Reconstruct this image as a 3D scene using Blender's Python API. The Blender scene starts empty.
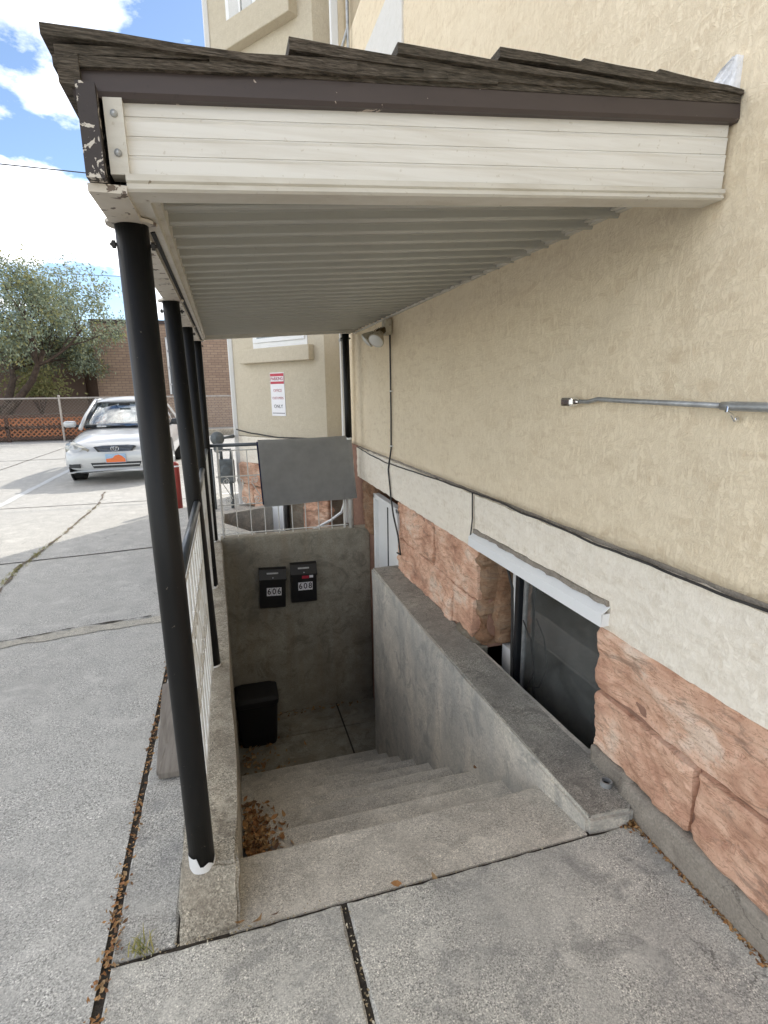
import bpy, bmesh, math, random
from mathutils import Vector, Matrix, noise
random.seed(7)
R=math.radians; PI=math.pi
S=bpy.context.scene; C=S.collection
def V(*a): return Vector(a)
# ------------------------------------------------------------------ materials
def newmat(name):
    m=bpy.data.materials.new(name); m.use_nodes=True
    nt=m.node_tree; b=nt.nodes['Principled BSDF']
    return m,nt,b
def N(nt,t,**k):
    n=nt.nodes.new(t)
    for a,v in k.items():
        if a in n.inputs.keys() if hasattr(n.inputs,'keys') else False: n.inputs[a].default_value=v
        else: setattr(n,a,v)
    return n
def coords(nt,scale=(1,1,1),rot=(0,0,0)):
    g=nt.nodes.new('ShaderNodeNewGeometry'); mp=nt.nodes.new('ShaderNodeMapping')
    mp.inputs['Scale'].default_value=scale; mp.inputs['Rotation'].default_value=rot
    nt.links.new(g.outputs['Position'],mp.inputs['Vector']); return mp.outputs['Vector']
def nz(nt,vec,scale,detail=4,rough=.55,dist=0):
    n=nt.nodes.new('ShaderNodeTexNoise'); n.inputs['Scale'].default_value=scale
    n.inputs['Detail'].default_value=detail; n.inputs['Roughness'].default_value=rough
    n.inputs['Distortion'].default_value=dist
    nt.links.new(vec,n.inputs['Vector']); return n.outputs['Fac']
def ramp(nt,fac,stops):
    r=nt.nodes.new('ShaderNodeValToRGB'); e=r.color_ramp.elements
    while len(e)<len(stops): e.new(.5)
    for i,(p,c) in enumerate(stops):
        e[i].position=p; e[i].color=(c[0],c[1],c[2],1) if not isinstance(c,(int,float)) else (c,c,c,1)
    nt.links.new(fac,r.inputs['Fac']); return r.outputs['Color']
def mix(nt,fac,a,b,mode='MIX'):
    n=nt.nodes.new('ShaderNodeMix'); n.data_type='RGBA'; n.blend_type=mode
    for sock,v in ((n.inputs[0],fac),(n.inputs[6],a),(n.inputs[7],b)):
        if isinstance(v,bpy.types.NodeSocket): nt.links.new(v,sock)
        elif isinstance(v,(int,float)): sock.default_value=v if sock==n.inputs[0] else (v,v,v,1)
        else: sock.default_value=(v[0],v[1],v[2],1)
    return n.outputs[2]
def math_(nt,op,a,b=0):
    n=nt.nodes.new('ShaderNodeMath'); n.operation=op
    for s,v in ((n.inputs[0],a),(n.inputs[1],b)):
        if isinstance(v,bpy.types.NodeSocket): nt.links.new(v,s)
        else: s.default_value=v
    return n.outputs[0]
def bump(nt,b,h,strength=.5,dist=.01,prev=None):
    n=nt.nodes.new('ShaderNodeBump'); n.inputs['Strength'].default_value=strength
    n.inputs['Distance'].default_value=dist; nt.links.new(h,n.inputs['Height'])
    if prev: nt.links.new(prev,n.inputs['Normal'])
    nt.links.new(n.outputs['Normal'],b.inputs['Normal']); return n.outputs['Normal']
def simple(name,col,rough=.5,metal=0,var=.25,vs=12,bs=0,bd=.003,bsc=60,spec=.5):
    m,nt,b=newmat(name); v=coords(nt)
    f=nz(nt,v,vs,5,.6)
    c=mix(nt,ramp(nt,f,[(.3,0),(.7,1)]),tuple(x*(1-var) for x in col),tuple(min(1,x*(1+var*.6)) for x in col))
    nt.links.new(c,b.inputs['Base Color']); b.inputs['Roughness'].default_value=rough
    b.inputs['Metallic'].default_value=metal; b.inputs['Specular IOR Level'].default_value=spec
    if bs: bump(nt,b,nz(nt,v,bsc,4),bs,bd)
    return m
def concrete(name,c1,c2,speck=.35,sscale=220,stain=.5,stcol=(.10,.09,.08),stscale=1.3,bs=.35,streak=None,green=0):
    m,nt,b=newmat(name); v=coords(nt)
    big=nz(nt,v,stscale,6,.62,.3); mid=nz(nt,v,9,5,.6)
    c=mix(nt,ramp(nt,mid,[(.3,0),(.7,1)]),c1,c2)
    sp=nz(nt,v,sscale,2,.7)
    sp2=nz(nt,v,sscale*.45,3,.75)
    s=mix(nt,.5,ramp(nt,sp,[(.38,1-speck*1.9),(.47,1-speck*.3),(.54,1),(.63,1+speck*2.2)]),ramp(nt,sp2,[(.36,1-speck*1.4),(.47,1-speck*.2),(.55,1),(.66,1+speck*1.4)]))
    vc=nt.nodes.new('ShaderNodeTexVoronoi'); vc.inputs['Scale'].default_value=sscale*1.15; nt.links.new(v,vc.inputs['Vector'])
    vs_=nt.nodes.new('ShaderNodeSeparateColor'); nt.links.new(vc.outputs['Color'],vs_.inputs[0])
    k1=speck
    s2=ramp(nt,vs_.outputs[0],[(0,1-1.15*k1),(.13,1-.75*k1),(.22,1-.1*k1),(.80,1+.05*k1),(.90,1+.55*k1),(1,1+.95*k1)])
    s=mix(nt,1.0,s,s2,'MULTIPLY')
    s=mix(nt,ramp(nt,nz(nt,v,3.1,5,.65,.5),[(.34,.45),(.58,1)]),(1,1,1),s)
    c=mix(nt,1.0,c,s,'MULTIPLY')
    c=mix(nt,ramp(nt,nz(nt,v,stscale*2.6,7,.7,1.0),[(.52,0),(.60,stain*.75),(.64,stain*.9)]),c,tuple(q*.82 for q in stcol))
    c=mix(nt,ramp(nt,nz(nt,v,stscale*1.9+3,6,.7,.6),[(.55,0),(.66,.45)]),c,tuple(min(1,q*1.22) for q in c2))
    ed=nt.nodes.new('ShaderNodeTexVoronoi'); ed.feature='DISTANCE_TO_EDGE'; ed.inputs['Scale'].default_value=1.1
    nn=nt.nodes.new('ShaderNodeTexNoise'); nn.inputs['Scale'].default_value=4; nn.inputs['Detail'].default_value=8; nn.inputs['Roughness'].default_value=.65; nt.links.new(v,nn.inputs['Vector'])
    nt.links.new(mix(nt,.30,v,nn.outputs['Color']),ed.inputs['Vector'])
    ck=math_(nt,'MULTIPLY',ramp(nt,ed.outputs['Distance'],[(.0,.7),(.0018,.35),(.0032,0)]),ramp(nt,nz(nt,v,.9,3),[(.55,0),(.60,1)]))
    c=mix(nt,ck,c,(.07,.06,.05))
    d=ramp(nt,big,[(.40,0),(.70,stain)])
    c=mix(nt,d,c,mix(nt,1.0,c,stcol,'MULTIPLY') if False else stcol)
    if streak:
        vs=coords(nt,streak[0]); sf=nz(nt,vs,1,5,.6,.2)
        c=mix(nt,ramp(nt,sf,[(.45,0),(.7,streak[2])]),c,streak[1])
    # fine dark pits
    vo=nt.nodes.new('ShaderNodeTexVoronoi'); vo.inputs['Scale'].default_value=70; nt.links.new(v,vo.inputs['Vector'])
    pit=ramp(nt,vo.outputs['Distance'],[(.06,.55),(.14,0)])
    msk=ramp(nt,nz(nt,v,5,3),[(.5,0),(.62,1)])
    c=mix(nt,math_(nt,'MULTIPLY',pit,msk),c,(.10,.09,.08))
    nt.links.new(c,b.inputs['Base Color']); b.inputs['Roughness'].default_value=.88
    b.inputs['Specular IOR Level'].default_value=.3
    h=mix(nt,.35,sp,mid)
    bump(nt,b,h,bs,.004)
    return m
MT={}
MT['slab']=concrete('slab_concrete',(.51,.49,.435),(.65,.625,.56),.46,230,.6,(.27,.265,.25),2.2)
MT['lot']=concrete('lot_surface',(.455,.445,.41),(.545,.53,.49),.42,190,.3,(.37,.36,.335),.8)
MT['strip']=concrete('strip_concrete',(.40,.385,.35),(.49,.475,.435),.5,200,.5,(.27,.27,.26),2.5)
MT['stairs']=concrete('stair_concrete',(.53,.49,.42),(.68,.63,.545),.36,240,.45,(.32,.295,.25),3.0)
MT['wallc']=concrete('side_wall_concrete',(.52,.48,.41),(.68,.63,.54),.16,120,.6,(.27,.275,.26),2.2,.2,((9,5,.7),(.27,.275,.27),.5))
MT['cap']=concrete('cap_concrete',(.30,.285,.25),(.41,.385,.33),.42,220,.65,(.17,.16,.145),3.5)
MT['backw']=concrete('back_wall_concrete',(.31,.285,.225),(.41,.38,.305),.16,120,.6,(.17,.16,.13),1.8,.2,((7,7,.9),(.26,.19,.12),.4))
MT['curb']=concrete('curb_concrete',(.37,.335,.27),(.50,.455,.37),.5,200,.65,(.21,.18,.14),5)
MT['plinth']=concrete('plinth_concrete',(.27,.24,.20),(.34,.30,.25),.2,160,.6,(.19,.165,.14),3)
MT['tan']=concrete('joint_patch',(.46,.43,.36),(.52,.49,.42),.3,190,.5,(.32,.30,.26),5)
def stucco(name,col,dark,scale=38,bs=.9,stain=.5,dirt=(.34,.28,.20)):
    m,nt,b=newmat(name)
    v=coords(nt,(1,1,.45),(R(18),0,0)); v0=coords(nt)
    a=nz(nt,v,scale,6,.65,1.2); g=nz(nt,v0,150,4,.7); big=nz(nt,v0,1.1,5,.6,.4)
    v2=coords(nt,(1,.35,1),(R(-35),0,0)); a2=nz(nt,v2,scale*.5,5,.6,.8)
    h=mix(nt,.5,a,a2); rg=ramp(nt,a,[(.42,0),(.49,1),(.56,0)]); rg2=ramp(nt,a2,[(.44,0),(.50,1),(.56,0)]); h2=mix(nt,.45,mix(nt,.25,h,g),mix(nt,.5,rg,rg2))
    c=mix(nt,ramp(nt,h,[(.36,.35),(.46,.85),(.54,1)]),dark,col)
    c=mix(nt,math_(nt,'MULTIPLY',ramp(nt,a,[(.455,0),(.49,.42),(.525,0)]),ramp(nt,nz(nt,v0,2.5,3),[(.4,.3),(.6,1)])),c,dark)
    c=mix(nt,ramp(nt,nz(nt,v0,14,5,.7,.4),[(.42,.0),(.62,.12)]),c,dirt)
    c=mix(nt,ramp(nt,big,[(.45,0),(.72,stain)]),c,dirt)
    c=mix(nt,ramp(nt,g,[(.3,.14),(.5,0)]),c,dark)
    ov=coords(nt,(1,1,1)); crack=nt.nodes.new('ShaderNodeTexVoronoi'); crack.feature='DISTANCE_TO_EDGE'; crack.inputs['Scale'].default_value=.9
    w=nt.nodes.new('ShaderNodeTexNoise'); w.inputs['Scale'].default_value=3; w.inputs['Detail'].default_value=6
    nt.links.new(ov,w.inputs['Vector'])
    nt.links.new(mix(nt,.25,ov,w.outputs['Color']),crack.inputs['Vector'])
    nt.links.new(c,b.inputs['Base Color']); b.inputs['Roughness'].default_value=.92; b.inputs['Specular IOR Level'].default_value=.2
    bump(nt,b,h2,bs,.014); return m
MT['stucco']=stucco('tan_stucco',(.90,.775,.575),(.64,.50,.33),44,.45,.36,(.80,.67,.48))
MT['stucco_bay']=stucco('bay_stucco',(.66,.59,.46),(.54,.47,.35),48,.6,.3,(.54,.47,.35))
MT['band']=stucco('white_band_paint',(.95,.88,.76),(.66,.57,.44),60,.38,.2,(.80,.72,.59))
MT['whitewall']=stucco('white_stucco',(.82,.80,.76),(.7,.68,.62),45,.5,.1,(.7,.66,.6))
def sandstone(name,cols,bs=.8,bd_=.012):
    m,nt,b=newmat(name)
    v=coords(nt,(1,1,1.9),(R(14),0,0)); v0=coords(nt)
    st=nz(nt,v,9,7,.6,.8); big=nz(nt,v0,3.3,4,.6); g=nz(nt,v0,180,4,.7)
    c=ramp(nt,mix(nt,.34,big,st),[(.36,cols[0]),(.46,cols[1]),(.55,cols[2]),(.64,cols[3])])
    vv=coords(nt,(1,1.4,7),(R(10),0,0)); ln=nz(nt,vv,9,5,.6,1.0)
    c=mix(nt,ramp(nt,ln,[(.53,0),(.56,.6),(.59,0)]),c,(.24,.11,.06))
    c=mix(nt,ramp(nt,nz(nt,coords(nt,(1,.8,2.5),(R(25),0,0)),4.3,6,.7,2),[(.57,0),(.64,.55)]),c,(.24,.17,.13))
    c=mix(nt,ramp(nt,g,[(.3,.3),(.5,0)]),c,(.22,.10,.06))
    c=mix(nt,ramp(nt,nz(nt,v0,2.1,5,.6,.5),[(.60,0),(.70,.45)]),c,(.30,.25,.20))
    nt.links.new(c,b.inputs['Base Color']); b.inputs['Roughness'].default_value=.9; b.inputs['Specular IOR Level'].default_value=.2
    st2=nz(nt,coords(nt,(1,1.2,3.5),(R(16),0,0)),22,6,.7,1.0)
    bump(nt,b,mix(nt,.35,mix(nt,.35,st,g),st2),bs,bd_); return m
MT['sand']=sandstone('orange_sandstone',[(.38,.21,.145),(.60,.355,.245),(.76,.50,.36),(.80,.63,.50)])
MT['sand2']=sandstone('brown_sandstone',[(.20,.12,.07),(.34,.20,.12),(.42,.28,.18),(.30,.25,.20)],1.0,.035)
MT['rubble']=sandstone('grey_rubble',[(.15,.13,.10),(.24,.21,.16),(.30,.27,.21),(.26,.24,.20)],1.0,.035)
MT['mortar']=simple('mortar',(.30,.17,.12),.95,bs=.5,bd=.006,vs=20)
MT['siding']=None
def painted(name,col,dirt,stretch=(1,1,1),amt=.5,rough=.5,chip=None,chipamt=.60,cscale=22,bs=.15,metal=0,spec=.5):
    m,nt,b=newmat(name); v=coords(nt,stretch); v0=coords(nt)
    a=nz(nt,v,5,6,.65,.3)
    c=mix(nt,ramp(nt,a,[(.42,0),(.75,amt)]),col,dirt)
    c=mix(nt,ramp(nt,nz(nt,v0,70,3),[(.66,0),(.72,.5)]),c,dirt)
    if chip:
        f=nz(nt,v0,cscale,6,.6,.6); k=ramp(nt,f,[(chipamt,0),(chipamt+.012,1)])
        c=mix(nt,k,c,chip); bump(nt,b,k,.6,.002)
    elif bs: bump(nt,b,nz(nt,v0,120,3),bs,.001)
    nt.links.new(c,b.inputs['Base Color']); b.inputs['Roughness'].default_value=rough; b.inputs['Metallic'].default_value=metal
    b.inputs['Specular IOR Level'].default_value=spec
    return m
MT['siding']=painted('white_siding_paint',(.78,.76,.71),(.50,.45,.36),(.5,2,9),.45,.42,(.28,.22,.16),.745,30)
MT['trimw']=painted('dirty_white_trim',(.66,.63,.56),(.42,.37,.28),(1,2,5),.6,.5,(.30,.25,.18),.68,26)
MT['ceil']=painted('ceiling_metal',(.45,.445,.40),(.37,.36,.315),(2,6,1),.3,.20,spec=1.0)
MT['brown']=painted('brown_metal_edge',(.062,.046,.042),(.04,.03,.028),(1,1,4),.5,.5,(.50,.42,.36),.665,22)
MT['peel']=painted('peeling_brown_paint',(.045,.035,.033),(.03,.025,.022),(1,1,1),.5,.6,(.62,.57,.50),.56,38)
MT['peelw']=painted('peeling_white_paint',(.68,.63,.55),(.45,.38,.28),(1,1,1),.6,.55,(.16,.12,.09),.60,28)
def shake():
    m,nt,b=newmat('weathered_cedar'); v=coords(nt,(2.2,6,26)); v0=coords(nt)
    a=nz(nt,v,14,7,.7,.3); bb=nz(nt,v0,4,3)
    c=ramp(nt,a,[(.36,(.022,.017,.012)),(.46,(.07,.056,.040)),(.56,(.13,.105,.08)),(.68,(.22,.19,.155))])
    c=mix(nt,ramp(nt,bb,[(.4,0),(.7,.4)]),c,(.09,.08,.06))
    nt.links.new(c,b.inputs['Base Color']); b.inputs['Roughness'].default_value=.9
    bump(nt,b,a,.9,.006); return m
MT['shake']=shake()
MT['plank']=painted('weathered_plank',(.23,.205,.175),(.13,.11,.09),(12,1,1),.8,.9)
MT['black']=painted('black_post_paint',(.006,.006,.006),(.013,.012,.011),(6,6,1),.6,.45,(.12,.10,.08),.69,55,spec=.28)
MT['blackrail']=painted('worn_rail_paint',(.05,.06,.07),(.10,.11,.12),(3,3,3),.6,.28)
MT['irw']=painted('white_iron_paint',(.74,.73,.69),(.50,.46,.38),(3,3,3),.5,.5,(.28,.18,.10),.70,60)
MT['white']=painted('white_paint',(.80,.80,.79),(.66,.65,.60),(2,2,2),.3,.45)
MT['wmetal']=painted('white_metal_drip',(.86,.87,.87),(.72,.72,.71),(2,2,2),.2,.35)
MT['rug']=simple('grey_mat',(.50,.495,.475),.95,var=.12,vs=9,bs=.5,bsc=400,bd=.002)
MT['navy']=simple('navy_edging',(.02,.03,.10),.8)
MT['mailbox']=simple('black_mailbox_metal',(.010,.010,.011),.35)
MT['plastic']=simple('black_plastic',(.009,.009,.010),.6)
MT['rubber']=simple('cable_rubber',(.035,.032,.03),.6,var=.5,vs=20)
MT['greymetal']=simple('galvanised_metal',(.42,.43,.43),.42,.55,var=.3,vs=25)
MT['metergrey']=simple('meter_grey_paint',(.13,.145,.15),.5,var=.3,vs=20)
MT['chrome']=simple('chrome',(.75,.76,.78),.12,1,var=.05)
MT['dark']=simple('dark_void',(.012,.012,.012),.8)
MT['soil']=simple('joint_dirt',(.055,.045,.035),.95,var=.5,vs=60,bs=.9,bsc=120,bd=.01)
MT['sealant']=simple('white_foam',(.90,.90,.92),.8,var=.15,vs=30,bs=.7,bsc=80,bd=.01)
MT['signw']=simple('sign_white',(.85,.84,.86),.4,var=.04)
MT['signr']=simple('sign_red',(.50,.03,.06),.4,var=.06)
MT['inkd']=simple('ink_dark',(.06,.05,.06),.5)
MT['inkr']=simple('ink_red',(.45,.10,.13),.5)
MT['lampbeige']=painted('lamp_housing',(.50,.46,.36),(.25,.20,.13),(4,4,4),.8,.5,(.14,.09,.06),.62,50)
MT['brass']=simple('aged_brass',(.16,.12,.06),.4,.6,var=.5,vs=60)
MT['lens']=simple('frosted_lens',(.72,.73,.72),.25,var=.05)
MT['carpaint']=None
def carpaint():
    m,nt,b=newmat('silver_car_paint'); v=coords(nt)
    c=mix(nt,nz(nt,v,3,3),(.50,.515,.52),(.56,.57,.57)); nt.links.new(c,b.inputs['Base Color'])
    b.inputs['Metallic'].default_value=.15; b.inputs['Roughness'].default_value=.28; b.inputs['Coat Weight'].default_value=.7; b.inputs['Coat Roughness'].default_value=.06
    return m
MT['carpaint']=carpaint()
def glass(name,tint=(.8,.9,.92),mixf=.75,rough=.02):
    m,nt,b=newmat(name)
    t=nt.nodes.new('ShaderNodeBsdfTransparent'); t.inputs[0].default_value=(*tint,1)
    g=nt.nodes.new('ShaderNodeBsdfGlossy'); g.inputs['Roughness'].default_value=rough
    fr=nt.nodes.new('ShaderNodeFresnel'); fr.inputs[0].default_value=1.5
    k=math_(nt,'ADD',fr.outputs[0],1-mixf-.04)
    mx=nt.nodes.new('ShaderNodeMixShader'); nt.links.new(k,mx.inputs[0]); nt.links.new(t.outputs[0],mx.inputs[1]); nt.links.new(g.outputs[0],mx.inputs[2])
    nt.links.new(mx.outputs[0],nt.nodes['Material Output'].inputs['Surface']); return m
MT['glass']=glass('window_glass',(.6,.65,.65),.72,.06)
def dust(m,f,col):
    nt=m.node_tree; o=nt.nodes['Material Output']; src=o.inputs['Surface'].links[0].from_socket
    d=nt.nodes.new('ShaderNodeBsdfDiffuse'); d.inputs[0].default_value=(*col,1); mx=nt.nodes.new('ShaderNodeMixShader')
    k=ramp(nt,nz(nt,coords(nt),4,5,.6,.4),[(.35,f*.5),(.65,f*1.4)]); nt.links.new(k,mx.inputs[0]); nt.links.new(src,mx.inputs[1]); nt.links.new(d.outputs[0],mx.inputs[2]); nt.links.new(mx.outputs[0],o.inputs['Surface'])
dust(MT['glass'],.11,(.42,.43,.42))
MT['carglass']=glass('car_glass',(.55,.66,.70),.58,.02)
MT['lampglass']=glass('headlight_glass',(.9,.9,.88),.7,.05)
MT['headl']=simple('headlight_plastic',(.40,.40,.36),.12,.3,var=.2,vs=30)
MT['tyre']=simple('tyre_rubber',(.014,.014,.014),.85)
MT['seat']=simple('car_seat_fabric',(.16,.15,.14),.9)
MT['cabin']=simple('room_interior',(.55,.55,.52),.9)
MT['redp']=painted('red_bollard_paint',(.30,.04,.03),(.18,.03,.02),(2,2,2),.5,.5)
MT['orange']=simple('plate_orange',(.75,.18,.05),.4,var=.1,vs=60)
MT['plateblue']=simple('plate_blue',(.35,.50,.68),.4,var=.15,vs=60)
MT['bark']=simple('tree_bark',(.085,.06,.045),.95,var=.5,vs=8,bs=1,bsc=15,bd=.05)
MT['lattice']=simple('orange_lattice_wood',(.42,.17,.08),.9,var=.3)
MT['lattdark']=simple('brown_timber',(.09,.05,.035),.9)
MT['galv']=simple('fence_steel',(.42,.38,.34),.5,.3)
MT['dirt']=simple('dry_dirt',(.16,.13,.10),.95,var=.4,vs=4,bs=.6,bsc=20,bd=.03)
MT['line']=painted('road_line_paint',(.62,.63,.62),(.42,.42,.40),(3,3,3),.7,.8)
MT['grille']=simple('grille_dark',(.02,.022,.025),.4)
def leafmat(name,cs,trans=True):
    m,nt,b=newmat(name); oi=nt.nodes.new('ShaderNodeNewGeometry')
    c=ramp(nt,oi.outputs['Random Per Island'],[(i/(len(cs)-1) if len(cs)>1 else 0,x) for i,x in enumerate(cs)])
    b.inputs['Roughness'].default_value=.7; nt.links.new(c,b.inputs['Base Color'])
    if trans:
        t=nt.nodes.new('ShaderNodeBsdfTranslucent'); nt.links.new(c,t.inputs[0])
        mx=nt.nodes.new('ShaderNodeMixShader'); mx.inputs[0].default_value=.3
        nt.links.new(b.outputs[0],mx.inputs[1]); nt.links.new(t.outputs[0],mx.inputs[2])
        nt.links.new(mx.outputs[0],nt.nodes['Material Output'].inputs['Surface'])
    return m
MT['olive']=leafmat('silver_green_leaves',[(.13,.17,.12),(.20,.25,.175),(.28,.33,.235),(.38,.41,.26)])
MT['yleaf']=leafmat('yellow_green_leaves',[(.24,.24,.10),(.34,.32,.13),(.20,.23,.10)])
MT['dry']=leafmat('dry_fallen_leaves',[(.20,.085,.03),(.34,.16,.055),(.42,.25,.10),(.12,.06,.03),(.50,.34,.17)],False)
MT['pale']=leafmat('pale_grass_litter',[(.42,.36,.24),(.30,.23,.13),(.55,.50,.38)],False)
MT['grass']=leafmat('green_grass',[(.16,.19,.06),(.32,.31,.11),(.50,.42,.17)])
def brick():
    m,nt,b=newmat('tan_brick'); v=coords(nt,(1,1,1),(R(90),0,0))
    bt=nt.nodes.new('ShaderNodeTexBrick'); nt.links.new(v,bt.inputs['Vector'])
    bt.inputs['Scale'].default_value=1; bt.inputs['Brick Width'].default_value=.30; bt.inputs['Row Height'].default_value=.11
    bt.inputs['Mortar Size'].default_value=.012; bt.inputs['Color1'].default_value=(.34,.235,.17,1); bt.inputs['Color2'].default_value=(.42,.30,.215,1); bt.inputs['Mortar'].default_value=(.23,.165,.13,1)
    c=mix(nt,ramp(nt,nz(nt,coords(nt),.5,5),[(.4,0),(.8,.4)]),bt.outputs['Color'],(.24,.16,.12))
    nt.links.new(c,b.inputs['Base Color']); b.inputs['Roughness'].default_value=.9; return m
MT['brick']=brick()
MT['brownwall']=simple('brown_wall',(.17,.115,.09),.9,var=.2,vs=1)
MT['coping']=simple('dark_coping',(.07,.045,.04),.6)
# ------------------------------------------------------------------ object helpers
ORG={}
def tag(o,label,cat,group=None):
    o['label']=label; o['category']=cat
    if group: o['group']=group
    return o
def thing(name,label,cat,loc=(0,0,0),rotz=0,group=None):
    o=bpy.data.objects.new(name,None); C.objects.link(o); o.empty_display_size=.1
    o.location=loc; o.rotation_euler=(0,0,rotz); ORG[o.name]=Vector(loc); return tag(o,label,cat,group)
def obj(name,bm,m,parent=None,local=False,smooth=False):
    me=bpy.data.meshes.new(name)
    if parent is None:
        xs=[v.co for v in bm.verts]
        lo=Vector((min(v.x for v in xs),min(v.y for v in xs),min(v.z for v in xs))); hi=Vector((max(v.x for v in xs),max(v.y for v in xs),max(v.z for v in xs)))
        org=Vector(((lo.x+hi.x)/2,(lo.y+hi.y)/2,lo.z))
    else: org=Vector((0,0,0)) if local else ORG[parent.name]
    if org.length>0: bmesh.ops.translate(bm,verts=bm.verts,vec=-org)
    bmesh.ops.recalc_face_normals(bm,faces=bm.faces)
    for f in bm.faces: f.smooth=smooth
    bm.to_mesh(me); bm.free()
    ms=m if isinstance(m,(list,tuple)) else [m]
    for k in ms: me.materials.append(MT[k])
    o=bpy.data.objects.new(name,me); C.objects.link(o)
    if parent is None: o.location=org; ORG[o.name]=org
    else: o.parent=parent; ORG[o.name]=org
    return o
def struct(name,bm,m,kind='structure',**k):
    o=obj(name,bm,m,**k); o['kind']=kind; return o
def B(): return bmesh.new()
def box(bm,x0,x1,y0,y1,z0,z1,bev=0,mi=0,M=None):
    vs=[bm.verts.new((x,y,z)) for x in (x0,x1) for y in (y0,y1) for z in (z0,z1)]
    fs=[bm.faces.new([vs[i] for i in q]) for q in ((0,1,3,2),(4,6,7,5),(0,4,5,1),(2,3,7,6),(0,2,6,4),(1,5,7,3))]
    for f in fs: f.material_index=mi
    if bev:
        es=list({e for f in fs for e in f.edges})
        r=bmesh.ops.bevel(bm,geom=es,offset=bev,segments=2,affect='EDGES',profile=.5)
        vs=list({v for f in r['faces'] for v in f.verts}|{v for v in vs if v.is_valid})
        for f in r['faces']: f.material_index=mi
    if M is not None: bmesh.ops.transform(bm,matrix=M,verts=[v for v in vs if v.is_valid])
    return vs
def prism(bm,pts,z0,z1,bev=0,axis='z',mi=0):
    def P(a,b,c):
        return {'z':(a,b,c),'x':(c,a,b),'y':(a,c,b)}[axis]
    z0s=z0 if isinstance(z0,(list,tuple)) else [z0]*len(pts); z1s=z1 if isinstance(z1,(list,tuple)) else [z1]*len(pts)
    lo=[bm.verts.new(P(a,b,z)) for (a,b),z in zip(pts,z0s)]; hi=[bm.verts.new(P(a,b,z)) for (a,b),z in zip(pts,z1s)]
    f1=bm.faces.new(lo[::-1]); f2=bm.faces.new(hi); n=len(pts); fs=[f1,f2]
    for i in range(n): fs.append(bm.faces.new([lo[i],lo[(i+1)%n],hi[(i+1)%n],hi[i]]))
    for f in fs: f.material_index=mi
    if bev:
        r=bmesh.ops.bevel(bm,geom=[e for e in bm.edges if e.is_valid and any(f in fs for f in e.link_faces) and e not in set(f1.edges)],offset=bev,segments=2,affect='EDGES')
    return fs
def tube(bm,pts,r,seg=8,caps=True,mi=0):
    pts=[Vector(p) for p in pts]; rs=r if isinstance(r,(list,tuple)) else [r]*len(pts)
    rings=[]; up=None
    for i,p in enumerate(pts):
        d=(pts[min(i+1,len(pts)-1)]-pts[max(i-1,0)]).normalized()
        if up is None or abs(d.dot(up))>.98:
            up=Vector((0,0,1)) if abs(d.z)<.9 else Vector((1,0,0))
        a=d.cross(up).normalized(); b=a.cross(d).normalized(); up=b
        rings.append([bm.verts.new(p+(a*math.cos(t)+b*math.sin(t))*rs[i]) for t in [2*PI*k/seg for k in range(seg)]])
    for i in range(len(rings)-1):
        for k in range(seg):
            f=bm.faces.new([rings[i][k],rings[i][(k+1)%seg],rings[i+1][(k+1)%seg],rings[i+1][k]]); f.material_index=mi
    if caps and len(rings)>1:
        f=bm.faces.new(rings[0][::-1]); f.material_index=mi; f=bm.faces.new(rings[-1]); f.material_index=mi
def lathe(bm,prof,c,axis=Vector((0,0,1)),seg=20,mi=0):
    axis=Vector(axis).normalized(); a=axis.orthogonal().normalized(); b=axis.cross(a); c=Vector(c)
    rings=[[bm.verts.new(c+axis*h+(a*math.cos(2*PI*k/seg)+b*math.sin(2*PI*k/seg))*max(r,1e-4)) for k in range(seg)] for r,h in prof]
    for i in range(len(rings)-1):
        for k in range(seg):
            f=bm.faces.new([rings[i][k],rings[i][(k+1)%seg],rings[i+1][(k+1)%seg],rings[i+1][k]]); f.material_index=mi
    f=bm.faces.new(rings[0][::-1]);f.material_index=mi; f=bm.faces.new(rings[-1]);f.material_index=mi
def fbm(p,o=5,s=1.0,sc=1.0):
    t=0;a=1;q=Vector(p)*sc
    for i in range(o):
        t+=a*noise.noise(q); q=q*2.03+Vector((7.1,3.3,1.7)); a*=.5
    return t*s
def sheet(bm,y0,y1,z0,z1,fx,ny,nz_,edge=0,back=.03,seed=0,axis='x'):
    """displaced face in the y-z plane, x given by fx(y,z), closed towards +x"""
    g=[]
    for i in range(ny+1):
        row=[]
        for j in range(nz_+1):
            y=y0+(y1-y0)*i/ny; z=z0+(z1-z0)*j/nz_
            if edge and (j==0 or j==nz_) : z+=fbm((y*9,seed,j),4,edge)
            if edge and (i==0 or i==ny): y+=fbm((z*9,seed,i),3,edge*.5)
            row.append(bm.verts.new((fx(y,z),y,z)))
        g.append(row)
    for i in range(ny):
        for j in range(nz_): bm.faces.new([g[i][j],g[i+1][j],g[i+1][j+1],g[i][j+1]])
    bd=[g[i][0] for i in range(ny+1)]+[g[ny][j] for j in range(1,nz_+1)]+[g[i][nz_] for i in range(ny-1,-1,-1)]+[g[0][j] for j in range(nz_-1,0,-1)]
    bk=[bm.verts.new((v.co.x+back,v.co.y,v.co.z)) for v in bd]; n=len(bd)
    for i in range(n): bm.faces.new([bd[i],bk[i],bk[(i+1)%n],bd[(i+1)%n]])
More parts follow.
